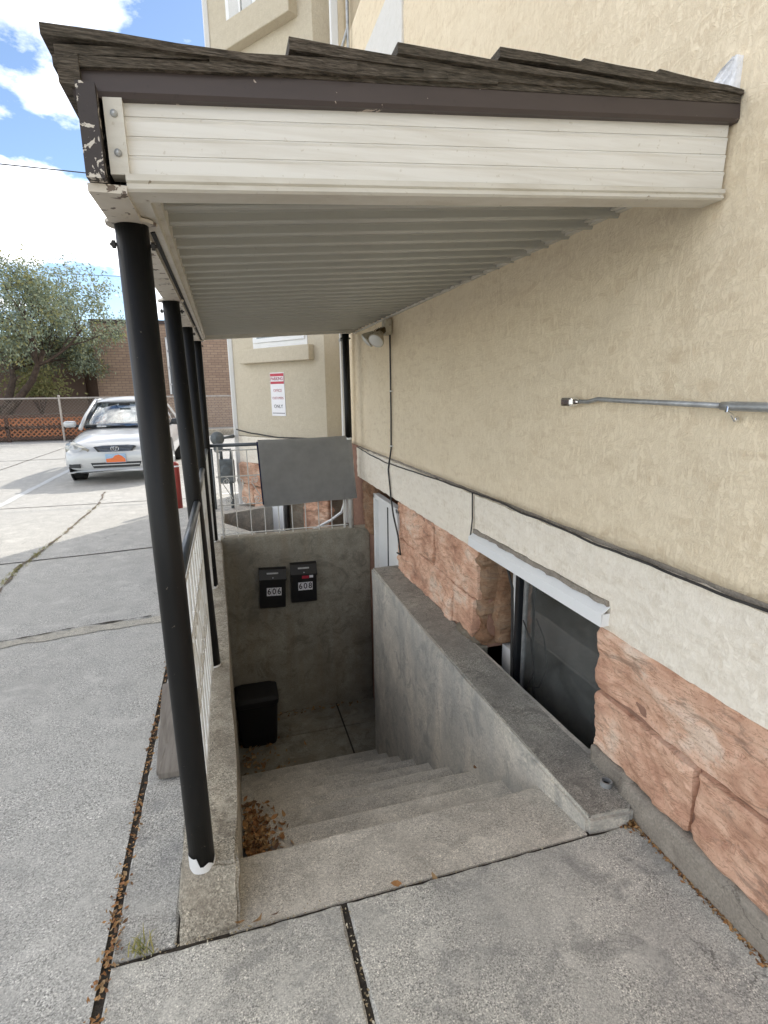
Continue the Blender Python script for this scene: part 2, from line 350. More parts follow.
def rock(bm,x0,x1,y0,y1,z0,z1,r=.02,amp=.018,step=.014,seed=0,lat=.9):
    c=(Vector((x0,y0,z0))+Vector((x1,y1,z1)))/2; h=(Vector((x1,y1,z1))-Vector((x0,y0,z0)))/2
    n=[max(2,int(round(2*q/step))) for q in h]; cache={}
    def vert(i,j,k):
        key=(i,j,k)
        if key in cache: return cache[key]
        p=Vector((-h.x+2*h.x*i/n[0],-h.y+2*h.y*j/n[1],-h.z+2*h.z*k/n[2]))
        inn=Vector(tuple(max(-(hh-r),min(hh-r,q)) for q,hh in zip(p,h)))
        d=p-inn; L=d.length
        if L>1e-6: d=d/L
        w=c+p+Vector((seed*3.1,seed*1.7,seed))
        bulge=amp*.18*(1-(inn.y/h.y)**4)*(1-(inn.z/h.z)**4)
        t=w.y*.8+w.z*2.2
        q=fbm((w.x*3,w.y*3+.6*w.z,w.z*7-w.y*1.2),5,amp*.8)
        cr=noise.noise(Vector((w.x*5,w.y*5,w.z*9)))
        q+=amp*.6*(1 if cr>.12 else 0)*min(1,abs(cr-.12)*12)
        tq=noise.noise(Vector((w.x*3,w.y*3.5-w.z*2,w.z*5+9)))*4; q+=amp*.75*(math.floor(tq)+min(1,(tq-math.floor(tq))*5)-tq*.6)*.5
        rd=1-abs(noise.noise(Vector((w.x*4,w.y*4+w.z*2,w.z*12-w.y*3))))*3; q-=amp*.55*max(0,rd-.55)
        q+=amp*.3*abs(noise.noise(Vector((w.x*14,w.y*10+w.z*6,w.z*26-w.y*5))))*(.4+.6*noise.noise(w*2.3))+amp*.08*noise.noise(w*55)
        k_=bulge*.7+q*.8; dv=Vector((d.x*(r+k_),d.y*(r+k_*lat),d.z*(r+k_*lat))); v=bm.verts.new(c+inn+dv); cache[key]=v; return v
    def quad(a,b_,c_,d): bm.faces.new([vert(*a),vert(*b_),vert(*c_),vert(*d)])
    X,Y,Z=n
    for j in range(Y):
        for k in range(Z):
            quad((0,j,k),(0,j,k+1),(0,j+1,k+1),(0,j+1,k)); quad((X,j,k),(X,j+1,k),(X,j+1,k+1),(X,j,k+1))
    for i in range(X):
        for k in range(Z):
            quad((i,0,k),(i+1,0,k),(i+1,0,k+1),(i,0,k+1)); quad((i,Y,k),(i,Y,k+1),(i+1,Y,k+1),(i+1,Y,k))
    for i in range(X):
        for j in range(Y):
            quad((i,j,0),(i,j+1,0),(i+1,j+1,0),(i+1,j,0)); quad((i,j,Z),(i+1,j,Z),(i+1,j+1,Z),(i,j+1,Z))
def text(name,s,size,m,parent,mat4,ext=.0015,align='CENTER',sx=1,bold=0):
    cu=bpy.data.curves.new(name,'FONT'); cu.body=s; cu.size=size; cu.extrude=ext; cu.align_x=align; cu.align_y='CENTER'; cu.resolution_u=3; cu.offset=bold
    t=bpy.data.objects.new('tmp',cu); C.objects.link(t); bpy.context.view_layer.update()
    me=bpy.data.meshes.new_from_object(t.evaluated_get(bpy.context.evaluated_depsgraph_get())); bpy.data.objects.remove(t)
    me.transform(Matrix.Diagonal((sx,1,1,1))); me.transform(mat4); me.materials.clear(); me.materials.append(MT[m])
    o=bpy.data.objects.new(name,me); C.objects.link(o); o.parent=parent; return o
def edgey(bm,seed=0,amp=.004,sc=12,cond=None):
    for v in bm.verts:
        if cond and not cond(v.co): continue
        p=v.co; v.co=p+Vector((noise.noise(p*sc+Vector((seed,0,0))),noise.noise(p*sc+Vector((0,seed,9))),noise.noise(p*sc+Vector((5,0,seed)))*.6))*amp
def gridbox(bm,x0,x1,y0,y1,z0,z1,step=.04,bev=.006,amp=.004,seed=0):
    """slab whose upper rim is rounded and slightly chipped"""
    nx=max(1,int((x1-x0)/step)); ny=max(1,int((y1-y0)/step))
    ring=[]; 
    for i in range(nx): ring.append((x0+(x1-x0)*i/nx,y0,0,1))
    for j in range(ny): ring.append((x1,y0+(y1-y0)*j/ny,-1,0))
    for i in range(nx): ring.append((x1-(x1-x0)*i/nx,y1,0,-1))
    for j in range(ny): ring.append((x0,y1-(y1-y0)*j/ny,1,0))
    low=[];mid=[];top=[]
    for x,y,nx_,ny_ in ring:
        q=fbm((x*14+seed,y*14,seed),3,amp); e=bev*(1+1.1*fbm((x*30,y*30,seed+4),3,1)); e=max(.002,e)
        cx=1 if abs(x-x0)<1e-6 else (-1 if abs(x-x1)<1e-6 else 0); cy=1 if abs(y-y0)<1e-6 else (-1 if abs(y-y1)<1e-6 else 0)
        low.append(bm.verts.new((x+cx*abs(q),y+cy*abs(q),z0))); mid.append(bm.verts.new((x+cx*abs(q),y+cy*abs(q),z1-e*.8))); top.append(bm.verts.new((x+cx*(abs(q)+e),y+cy*(abs(q)+e),z1)))
    n=len(ring)
    for i in range(n):
        k=(i+1)%n; bm.faces.new([low[i],low[k],mid[k],mid[i]]); bm.faces.new([mid[i],mid[k],top[k],top[i]])
    bm.faces.new(top)
def leaves(bm,pts,size=(.02,.045),curl=.5,up=.6):
    for p in pts:
        s=random.uniform(*size); w=s*random.uniform(.35,.6); a=random.uniform(0,2*PI)
        m=Matrix.Rotation(a,3,'Z')@Matrix.Rotation(random.uniform(-up,up),3,'X')@Matrix.Rotation(random.uniform(-up,up),3,'Y')
        c=curl*s*random.uniform(.2,1)
        q=[(-s,0,c),(-s*.3,-w,.0),(s*.4,-w*.8,c*.3),(s,0,c),(s*.4,w*.8,c*.6),(-s*.3,w,0)]
        vs=[bm.verts.new(Vector(p)+m@Vector(v)) for v in q]; ce=bm.verts.new(Vector(p)+m@Vector((0,0,-c*.2)))
        for i in range(6): bm.faces.new([vs[i],vs[(i+1)%6],ce])

# ------------------------------------------------------------------ GROUND
bm=B()
def quad(bm,pts): return bm.faces.new([bm.verts.new(p) for p in pts])
quad(bm,[(-150,-25,0),(-.432,-25,0),(-.432,5.42,0),(-150,5.42,0)])
quad(bm,[(-150,5.42,0),(-.432,5.42,0),(-.432,8.51,0),(-150,8.51,0)])
quad(bm,[(-150,8.51,0),(-.432,8.51,0),(150,8.51,0),(150,400,0),(-150,400,0)])
struct('parking_lot',bm,'lot')
def slab(name,x0,x1,y0,y1,m,seed,z=.0,bev=.006,amp=.004):
    bm=B(); gridbox(bm,x0,x1,y0,y1,z-.1,z,.03,bev,amp,seed); return struct(name,bm,m)
slab('pavement_slab',-.408,.224,-.20,1.306,'slab',3)
slab('pavement_slab',.241,1.300,-.20,1.306,'slab',8)
slab('pavement_slab',-.405,1.300,-3,-.215,'slab',9)
slab('kerb_strip',-.410,-.243,1.318,2.9,'strip',11)
slab('kerb_strip',-.408,-.245,2.912,5.4,'strip',12)
bm=B(); 
for (a,b_,c_,d) in ((-.44,-.40,-3,8.5),(-.41,1.4,1.29,1.335),(.2,.26,-.25,1.31),(-.41,1.3,-.23,-.19),(-.25,-.22,1.31,5.42),(1.29,1.40,-3,1.36)):
    box(bm,a,b_,c_,d,-.12,-.010)
edgey(bm,1,.003); struct('joint_dirt',bm,'soil')
# pavement behind the stairwell, with the opening of the second stairwell left out
bm=B(); prism(bm,[(-.43,5.43),(.20,5.43),(-.27,6.2),(-.27,6.85),(.50,7.12),(.14,7.56),(.14,8.50),(-.43,8.50)],-.1,-.004)
struct('back_pavement',bm,'slab')
# painted line, joints and cracks of the lot
def ribbon(name,pts,w,m,z=.004,jit=.3,n=40,seed=0):
    bm=B(); P=[Vector((*p,z)) for p in pts]; out=[]
    L=[0]
    for i in range(len(P)-1): L.append(L[-1]+(P[i+1]-P[i]).length)
    for k in range(n+1):
        s=L[-1]*k/n; i=max(j for j in range(len(P)) if L[j]<=s+1e-9); i=min(i,len(P)-2)
        t=(s-L[i])/(L[i+1]-L[i]); p=P[i].lerp(P[i+1],t); d=(P[i+1]-P[i]).normalized(); nrm=Vector((-d.y,d.x,0))
        p=p+nrm*fbm((s*1.7,seed,0),4,w*jit)
        ww=w/2*(1+jit*fbm((s*6,seed+3,0),4,1.2)); out.append((bm.verts.new(p-nrm*ww),bm.verts.new(p+nrm*ww)))
    for a,b_ in zip(out,out[1:]): bm.faces.new([a[0],b_[0],b_[1],a[1]])
    return struct(name,bm,m)
ribbon('parking_line',[(-3.15,8.0),(-3.2,13.5)],.11,'line',.004,.15,60)
ribbon('parking_line',[(-6.6,8.0),(-6.6,13.5)],.11,'line',.004,.15,60)
ribbon('joint_patch',[(-3.6,3.45),(-1.45,3.61),(-.44,3.74)],.105,'tan',.004,.35,120,5)
ribbon('lot_crack',[(-3.6,3.46),(-1.45,3.66),(-.6,3.79)],.012,'soil',.008,2.2,160,8)
ribbon('lot_joint',[(-12,4.6),(-1.9,5.51),(-.44,5.68)],.022,'soil',.004,.5,120,2)
ribbon('lot_joint',[(-12,8.3),(-3,8.35),(-.44,8.25)],.02,'soil',.004,.5,120,6)
ribbon('lot_joint',[(-12,15.0),(-.44,14.6)],.05,'soil',.004,.5,120,6)
ribbon('lot_joint',[(-4.6,8.3),(-4.7,30)],.03,'soil',.004,.5,120,6)
ribbon('lot_crack',[(-1.80,3.9),(-1.85,4.87),(-1.88,5.36),(-1.85,6.0),(-1.82,7),(-1.82,8.3),(-1.94,9.3)],.024,'dirt',.006,1.4,220,4)
# ------------------------------------------------------------------ STAIRWELL
bm=B(); prism(bm,[(1.092,1.318),(1.262,1.308),(1.340,1.375),(1.355,1.47),(1.40,1.50),(1.47,1.53),(1.47,1.62),(1.315,1.62),(1.30,2.72),(1.315,4.16),(1.08,4.16),(1.070,3.0),(1.075,2.2)],-1.95,.055,.012)
bmesh.ops.subdivide_edges(bm,edges=[e for e in bm.edges if e.calc_length()>.25],cuts=8,use_grid_fill=True)
edgey(bm,3,.009,14,lambda p:p.z>-.1); wall=obj('retaining_wall',bm,'wallc')
tag(wall,'grey concrete wall right of the stairs, below the sandstone and window','retaining wall')
# darker worn top of that wall is part of it
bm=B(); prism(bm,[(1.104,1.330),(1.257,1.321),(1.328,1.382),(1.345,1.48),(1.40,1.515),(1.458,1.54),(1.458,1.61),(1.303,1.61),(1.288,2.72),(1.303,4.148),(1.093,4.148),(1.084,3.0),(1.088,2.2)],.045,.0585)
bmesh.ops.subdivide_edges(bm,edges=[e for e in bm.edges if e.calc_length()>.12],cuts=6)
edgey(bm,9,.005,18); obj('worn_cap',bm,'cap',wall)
bm=B()
pl=[(-.235,1.318),(-.072,1.318),(-.060,1.70),(-.085,3.0),(-.13,5.31),(-.235,5.42)]
lo=[bm.verts.new((x,y,-1.95)) for x,y in pl]; z1=[-.02,-.02,.115,.11,.10,.10]
lo2=[bm.verts.new((x,y,z)) for (x,y),z in zip(pl,[-.0,-.0,.115,.11,.10,.10])]
t0=bm.verts.new((-.228,1.46,.118)); t1=bm.verts.new((-.066,1.44,.118))
bm.faces.new([lo[0],lo[1],lo2[1],lo2[0]]); bm.faces.new([lo2[0],lo2[1],t1,t0]); bm.faces.new([lo[1],lo[2],lo2[2],t1,lo2[1]])
for i in (2,3,4): bm.faces.new([lo[i],lo[i+1],lo2[i+1],lo2[i]])
bm.faces.new([lo[5],lo[0],lo2[0],t0,lo2[5]]); bm.faces.new([t0,t1,lo2[2],lo2[3],lo2[4],lo2[5]]); bm.faces.new(lo[::-1])
es=[e for e in bm.edges if min(v.co.z for v in e.verts)>.05 or (e.verts[0] in (t0,t1,lo2[0],lo2[1]) and e.verts[1] in (t0,t1,lo2[0],lo2[1]))]
bmesh.ops.bevel(bm,geom=es,offset=.010,segments=2,affect='EDGES')
bmesh.ops.subdivide_edges(bm,edges=[e for e in bm.edges if e.calc_length()>.06 and max(v.co.z for v in e.verts)>.0 and min(v.co.z for v in e.verts)>-.05],cuts=5)
bmesh.ops.triangulate(bm,faces=[f for f in bm.faces if len(f.verts)>4])
edgey(bm,6,.012,16,lambda p:p.z>.0)
tag(obj('concrete_curb',bm,'curb'),'weathered tan concrete curb wall left of the stairs, carrying the black posts','curb wall')
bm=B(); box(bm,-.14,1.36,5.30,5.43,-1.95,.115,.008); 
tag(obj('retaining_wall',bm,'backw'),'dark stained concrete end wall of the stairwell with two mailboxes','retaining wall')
st=thing('concrete_stairs','worn concrete steps going down into the stairwell','stairs',(.5,1.31,0))
noses=[(1.62,-.045),(1.905,-.235),(2.21,-.418),(2.495,-.602),(2.803,-.805),(3.108,-.998),(3.452,-1.22),(3.80,-1.446),(4.15,-1.66)]
prev=(1.334,0.0)
for i,(y,z) in enumerate(noses):
    bm=B(); y0=prev[0]; 
    n=36; prof=[]
    zt0=z+.008 if i else -.002
    # profile in y-z: tread then rounded nose then riser
    pr_=[(y0-.02,zt0),(y-.05,z+.004),(y-.018,z+.001),(y-.006,z-.004),(y,z-.018),(y-.012,z-.26),(y0-.02,z-.26)]
    rows=[]
    for k in range(n+1):
        x=-.10+1.19*k/n; row=[]
        for j,(a,b_) in enumerate(pr_):
            q=fbm((x*7,i*3.3,j*.2),4,.0032) if j in (2,3,4) else 0
            row.append(bm.verts.new((x,a+q,b_-abs(q)*.4)))
        rows.append(row)
    m_=len(pr_)
    for k in range(n):
        for j in range(m_): bm.faces.new([rows[k][j],rows[k+1][j],rows[k+1][(j+1)%m_],rows[k][(j+1)%m_]])
    bm.faces.new(rows[0][::-1]); bm.faces.new(rows[-1])
    obj('step',bm,'stairs',st); prev=(y,z)
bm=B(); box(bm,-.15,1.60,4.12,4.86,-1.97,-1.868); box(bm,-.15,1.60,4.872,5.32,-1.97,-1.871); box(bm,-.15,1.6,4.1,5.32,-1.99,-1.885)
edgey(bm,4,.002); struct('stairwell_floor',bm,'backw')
bm=B(); box(bm,.93,.945,4.3,5.29,-1.875,-1.8655); struct('floor_joint',bm,'soil')
# pipe stub on the wall end
ps=thing('pipe_stub','short open grey pipe stub set in the concrete wall end','pipe',(1.265,1.46,.055))
bm=B(); lathe(bm,[(.021,0),(.021,.022),(.016,.022),(.0155,.004)],(1.255,1.435,.055),(.05,0,1),20); obj('pipe_rim',bm,'greymetal',ps,smooth=False)
bm=B(); lathe(bm,[(.0152,0),(.0152,.003)],(1.255,1.435,.060),(.05,0,1),16); obj('pipe_bore',bm,'dark',ps)
# ------------------------------------------------------------------ BUILDING
bd=thing('apartment_building','tan stucco apartment building with sandstone base and white band','building',(1.3,2,0))
WX=1.30
bm=B()
def stuc(y,z): return WX+fbm((y*5,z*4,1),4,.004)
sheet(bm,-3,6.2,.952,4.6,stuc,230,92,0,.05)
box(bm,WX+.03,9,-3,8.5,.945,8.5); box(bm,WX+.004,WX+.04,-3,6.2,4.6,8.5)
obj('wall',bm,'stucco',bd,smooth=True)
# core behind the base, around window and doorway
bm=B()
box(bm,1.36,9,-3,1.56,-.3,.95); box(bm,1.36,9,2.60,4.14,-2,.95); box(bm,1.36,9,4.94,8.5,-2,.95); box(bm,1.33,1.40,-3,1.56,.62,.95); box(bm,1.33,1.5,1.56,6.2,.66,.95)
box(bm,1.46,9,1.4,2.7,-2,-.36); box(bm,2.6,9,1.5,4.95,-2,.95)
obj('base_core',bm,'mortar',bd)
bm=B()
def bandx(y,z): return 1.283+fbm((y*11,z*16,2),5,.0055)
for a,b_,s in ((-3,2.652,0),(2.668,5.47,5)):
    lo_=.632
    sheet(bm,a,b_,lo_,.936,bandx,int((b_-a)/.018),17,.007,.06,s)
obj('white_band',bm,'band',bd,smooth=False)
bm=B(); box(bm,1.300,1.36,-3,5.47,.925,.953); box(bm,1.31,1.36,2.64,2.68,.62,.95); obj('band_groove',bm,'plinth',bd)
blocks=[(-.6,.42,.378,.625),(.43,1.575,.378,.628),(1.110,1.572,.13,.362),(.33,1.092,.125,.362),(-.6,.32,.125,.362),
        (2.625,3.285,.325,.628),(3.30,4.09,.33,.620),(2.66,2.955,.075,.315),(2.97,4.09,.05,.32)]
for i,(a,b_,c_,d) in enumerate(blocks):
    bm=B(); rock(bm,1.298,1.47,a,b_,c_,d,.007,.026,.0125 if a>.3 else .03,i*5+1,.28); obj('sandstone_block',bm,'sand',bd,smooth=False)
bm=B(); rock(bm,1.305,1.475,2.64,2.86,-.02,.10,.02,.03,.014,33); obj('rubble_reveal',bm,'rubble',bd)
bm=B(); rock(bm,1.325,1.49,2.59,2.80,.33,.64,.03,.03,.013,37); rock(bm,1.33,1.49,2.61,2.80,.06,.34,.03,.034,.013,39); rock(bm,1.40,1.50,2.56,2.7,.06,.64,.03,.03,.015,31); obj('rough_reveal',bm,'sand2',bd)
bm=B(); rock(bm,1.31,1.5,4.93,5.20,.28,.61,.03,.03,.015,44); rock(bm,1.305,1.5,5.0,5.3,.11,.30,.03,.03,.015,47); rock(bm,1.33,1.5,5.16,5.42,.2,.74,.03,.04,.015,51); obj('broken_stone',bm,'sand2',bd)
bm=B(); rock(bm,1.278,1.40,-.6,1.40,-.12,.118,.008,.005,.03,61); rock(bm,1.29,1.40,1.36,1.58,-.05,.125,.01,.008,.02,63); obj('plinth',bm,'plinth',bd,smooth=True)
bm=B(); rock(bm,1.312,1.36,2.70,4.12,-.02,.068,.01,.014,.014,71); obj('mortar_bed',bm,'mortar',bd)
for q in ((1.311,1.37,-.6,1.545,.13,.625),(1.311,1.37,2.67,4.08,.06,.62)): bm=B(); box(bm,*q); edgey(bm,3,.003); obj('mortar_joint',bm,'mortar',bd)
# basement window
wn=None
bm=B(); 
for q in ((1.452,1.50,2.440,2.475,-.36,.66),(1.452,1.50,1.50,1.54,-.36,.66),(1.452,1.50,1.5,2.47,-.36,-.31),(1.452,1.50,1.5,2.47,.62,.66)): box(bm,*q,.004)
wn=obj('window',bm,'grille',bd); 
bm=B(); box(bm,1.452,1.47,2.478,2.505,-.36,.66,.003); box(bm,1.456,1.5,2.505,2.60,-.36,.05,.0); obj('jamb_strip',bm,'white',wn)
bm=B(); 
for q in ((1.47,1.495,2.40,2.42,-.30,.62),(1.465,1.49,1.54,2.42,-.31,-.27),(1.44,1.452,1.5,2.48,-.345,-.335)): box(bm,*q,.003)
obj('window_frame',bm,'greymetal',wn)
bm=B(); box(bm,1.480,1.484,1.54,2.42,-.30,.62); obj('window_pane',bm,'glass',wn)
bm=B(); 
for q in ((1.5,2.6,1.45,1.5,-1.5,.66),(1.5,2.6,2.48,2.55,-1.5,.66),(2.5,2.6,1.5,2.5,-1.5,.66),(1.5,2.6,1.5,2.5,-1.0,-.95),(1.5,2.6,1.5,2.5,.66,.7),(1.5,1.56,1.5,2.5,-.95,-.36)): box(bm,*q)
obj('room',bm,'cabin',wn)
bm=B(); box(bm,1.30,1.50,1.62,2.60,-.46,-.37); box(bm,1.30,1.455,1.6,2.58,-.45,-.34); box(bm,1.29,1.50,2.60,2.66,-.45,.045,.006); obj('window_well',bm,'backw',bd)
bm=B(); prism(bm,[(1.56+.02*math.sin(i*1.3),1.98+i*.03) for i in range(15)]+[(1.60,2.42),(1.60,1.98)],-.34,.66); obj('curtain',bm,'cabin',wn)
bm=B(); box(bm,1.5,2.3,1.5,2.5,-.34,-.31,.01); obj('added_pale_board',bm,'cabin',wn)  # pale board added behind the pane, stands in for a light reflection
# white drip strip over the window
bm=B(); prism(bm,[(1.252,.652),(1.249,.652),(1.250,.702),(1.292,.732),(1.292,.728),(1.254,.699)],1.525,2.655,0,'y'); box(bm,1.252,1.30,1.525,1.529,.652,.70)
obj('drip_strip',bm,'wmetal',bd)
bm=B(); 
sheet(bm,1.53,2.65,.725,.745,lambda y,z:1.272+fbm((y*20,z*9,5),3,.008),50,2,.006,.03); obj('sealed_ledge',bm,'plinth',bd)
# basement door
bm=B(); 
for q in ((1.30,1.36,4.135,4.175,-1.87,.545),(1.30,1.36,4.86,4.90,-1.87,.545),(1.30,1.36,4.135,4.90,.505,.548)): box(bm,*q,.004)
dr=obj('door_frame',bm,'white',bd)
bm=B(); box(bm,1.33,1.36,4.175,4.50,-1.86,.505,.003); box(bm,1.335,1.36,4.53,4.86,-1.86,.505,.003); obj('door',bm,'white',dr)
bm=B(); box(bm,1.327,1.34,4.502,4.526,-1.86,.5); obj('door_gap',bm,'dark',dr)
# bay
P0=V(1.32,6.2,0);P1=V(1.11,6.2,0);P2=V(.15,7.5,0);P3=V(.15,8.5,0);P4=V(1.4,8.5,0)
def poly(o=0): # outline grown by o
    return [(P0.x,P0.y-o),(P1.x-o*.45,P1.y-o),(P2.x-o*1.05,P2.y-o*.35),(P3.x-o,P3.y+o*.0),(P4.x,P4.y)]
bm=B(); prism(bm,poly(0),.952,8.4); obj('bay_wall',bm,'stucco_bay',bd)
bm=B(); prism(bm,poly(.012),.60,.945,.005); obj('bay_band',bm,'band',bd)
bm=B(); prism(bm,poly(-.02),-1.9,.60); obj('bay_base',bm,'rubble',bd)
d=(P2-P1).normalized(); nb=V(-d.y,d.x,0); nb=nb if nb.y<0 or nb.x<0 else -nb
if nb.x>0: nb=-nb
ang=math.atan2(d.y,d.x)
def bayM(t,off,z): # frame on the angled bay face: local x along the face, y outwards
    p=P1+d*t+nb*off
    return Matrix(((d.x,nb.x,0,p.x),(d.y,nb.y,0,p.y),(0,0,1,z),(0,0,0,1)))
FL=(P2-P1).length
def bayrock(t0,t1,z0,z1,seed):
    bm=B(); rock(bm,0,t1-t0,-.08,.03,0,z1-z0,.02,.022,.02,seed); bmesh.ops.transform(bm,matrix=bayM(t0,0,z0),verts=bm.verts); obj('bay_stone',bm,'sand',bd)
for i,(a,b_,c_,e) in enumerate(((1.38,1.60,.02,.30),(1.36,1.61,.32,.60),(1.1,1.36,.30,.58),(1.12,1.35,.0,.28),(.75,1.08,.28,.6),(.0,.36,.3,.6),(.36,.72,.3,.6),(0,.42,-.2,.27),(1.1,1.3,-.35,-.02),(.0,.42,-.6,-.22))):
    bayrock(a,b_,c_,e,80+i*3)
def baybox(name,m,t0,t1,o0,o1,z0,z1,bev=.004,par=None):
    bm=B(); box(bm,0,t1-t0,o0,o1,0,z1-z0,bev); bmesh.ops.transform(bm,matrix=bayM(t0,0,z0),verts=bm.verts); return obj(name,bm,m,par or bd)
w2=baybox('window_sill','stucco_bay',.16,1.40,-.02,.09,1.86,2.03,.01)
w2=baybox('window','white',.25,1.20,-.03,.012,2.032,3.4,.004)
baybox('window_pane','glass',.33,1.12,.0,.016,2.10,3.3,.0,w2)
baybox('window_rail','white',.28,1.18,.008,.03,2.10,2.15,.003,w2)
baybox('window_reveal','dark',.33,1.12,-.0,.014,2.10,3.3,.0,w2)
w3=baybox('window_sill','stucco_bay',.20,1.45,-.02,.12,5.20,5.46,.01)
w3=baybox('window','white',.80,1.30,-.03,.012,5.462,6.6,.004)
baybox('window_pane','glass',.86,1.24,.0,.016,5.52,6.5,.0,w3)
baybox('window_rail','white',1.03,1.06,.008,.03,5.5,6.5,.003,w3)
baybox('basement_door','wmetal',.78,1.04,.02,.045,-1.8,.24,.004)
baybox('door_panel','rubber',.72,.77,.0,.035,-1.8,.26,.004)
bm=B(); box(bm,.085,.145,7.50,7.60,.0,8.4,.01); obj('corner_trim',bm,'white',bd)
# thin white sheet high on the wall
bm=B(); sheet(bm,3.90,5.3,2.5,4.17,lambda y,z:1.287+fbm((y*6,z*6,8),3,.003),30,30,.004,.02); obj('white_patch',bm,'whitewall',bd)
bm=B(); box(bm,1.0,9.2,-3,8.7,8.4,8.6); obj('eave',bm,'white',bd)
# downspouts and conduit at the inner corner
def downspout(x,y,z0,z1,label):
    t=thing('downspout',label,'downspout',(x,y,z0))
    bm=B(); box(bm,x-.035,x+.035,y-.03,y+.03,z0,z1,.008); obj('pipe',bm,'white',t)
    for z in (z0+.5,z0+1.9,z0+3.4): bm=B(); box(bm,x-.04,x+.04,y-.034,y+.034,z,z+.03,.002); obj('strap',bm,'greymetal',t)
downspout(1.205,5.62,.1,8.4,'square white downspout in the corner behind the black rear post')
cu=thing('conduit','thin grey conduit bent along the wall beside the white downspout','conduit',(1.24,5.2,3.5))
bm=B(); tube(bm,[(1.27,5.35,4.2),(1.27,5.35,5.0),(1.24,5.35,6.5)],.014); obj('pipe',bm,'greymetal',cu)
bm=B(); tube(bm,[(1.27,5.35,4.6),(1.2,5.36,4.4),(1.12,5.4,4.15),(1.1,5.42,3.3)],.011); obj('bent_pipe',bm,'greymetal',cu)
# foam patch
bm=B(); sheet(bm,1.20,1.42,2.185,2.30,lambda y,z:1.285-max(0,.012*noise.noise(Vector((y*30,z*30,1)))+.004),44,24,0,.02)
for v in bm.verts:
    k=min(1,max(0,(v.co.z-2.185)/.115)); far=1.47-.22*k+.02*noise.noise(Vector((2,v.co.z*40,3))); v.co.y=1.235+(v.co.y-1.20)/.22*(far-1.235)
tag(obj('foam_patch',bm,'sealant',smooth=True),'lumpy white sealant patch between roof end and stucco wall','sealant')
# ------------------------------------------------------------------ CANOPY
cn=thing('entry_canopy','lean-to canopy over the stairs, shake roof and white fascia on black posts','canopy',(.5,3.3,2))
YA,YB=1.25,5.48
def zo(y): return 1.888+(y-YA)*.0215     # outer beam underside
def zr(x,y): # ceiling height
    a=zo(y)+.065; b_=2.070+(y-YA)*.0105
    return a+(b_-a)*(x+.12)/(1.42)
# ribbed ceiling
bm=B(); xs=[-.15+1.45*i/12 for i in range(13)]; rows=[]; y=YA+.02; ys=[]
while y<YB-.03:
    ys+= [(y,0),(y+.102,.003),(y+.108,.003),(y+.1095,-.017),(y+.112,-.0225),(y+.117,-.0245),(y+.122,-.0225),(y+.1245,-.017),(y+.126,0)]; y+=.137
for (yy,dz) in ys:
    rows.append([bm.verts.new((x,yy,zr(x,yy)+dz)) for x in xs])
for a,b_ in zip(rows,rows[1:]):
    for i in range(12): bm.faces.new([a[i],a[i+1],b_[i+1],b_[i]])
obj('ribbed_ceiling',bm,'ceil',cn)
# deck (solid above ceiling)
def deck(x): return 2.075+(x+.2)*.0865
bm=B(); 
prism(bm,[(-.19,2.05),(-.19,2.10),(1.30,2.21),(1.30,2.13)],YA+.01,YB,0,'y'); obj('roof_deck',bm,'shake',cn)
# front fascia: siding with grooves, tapered
def fasc(bm,prof,x0,x1,zb0,zb1,zt0,zt1,n=30):
    rows=[]
    for i in range(n+1):
        t=i/n; x=x0+(x1-x0)*t; zb=zb0+(zb1-zb0)*t; zt=zt0+(zt1-zt0)*t
        rows.append([bm.verts.new((x,YA+dy,zb+(zt-zb)*s)) for s,dy in prof])
    for a,b_ in zip(rows,rows[1:]):
        for j in range(len(prof)-1): bm.faces.new([a[j],b_[j],b_[j+1],a[j+1]])
    bm.faces.new(rows[0]); bm.faces.new(rows[-1][::-1])
prof=[(0,.03),(0,.0),(.03,-.004)]
for k in range(4):
    s0=.03+k*.235; prof+=[(s0+.17,-.0055),(s0+.20,-.0075),(s0+.22,-.006),(s0+.228,-.001),(s0+.235,-.004)]
prof+=[(1,.0),(1,.03)]
bm=B(); fasc(bm,prof,-.145,1.288,1.912,2.0,2.052,2.168); obj('fascia',bm,'siding',cn)
bm=B(); fasc(bm,[(0,.05),(0,-.012),(.15,-.018),(.5,-.014),(.62,-.02),(1,-.02),(1,.05)],-.150,1.285,1.882,1.974,1.911,1.998); obj('fascia_trim',bm,'trimw',cn)
bm=B(); fasc(bm,[(0,.02),(0,-.02),(1,-.023),(1,.03)],-.175,-.142,1.908,1.910,2.05,2.054,4); obj('end_cap',bm,'trimw',cn)
for z in (1.945,2.01): bm=B(); lathe(bm,[(.007,0),(.006,.004),(.002,.006)],(-.158,YA-.022,z),(0,-1,0),10); obj('rivet',bm,'greymetal',cn)
bm=B(); fasc(bm,[(0,.06),(0,-.022),(.15,-.027),(1,-.024),(1,.06)],-.222,1.297,2.030,2.150,2.085,2.196,40); obj('drip_edge',bm,'brown',cn)
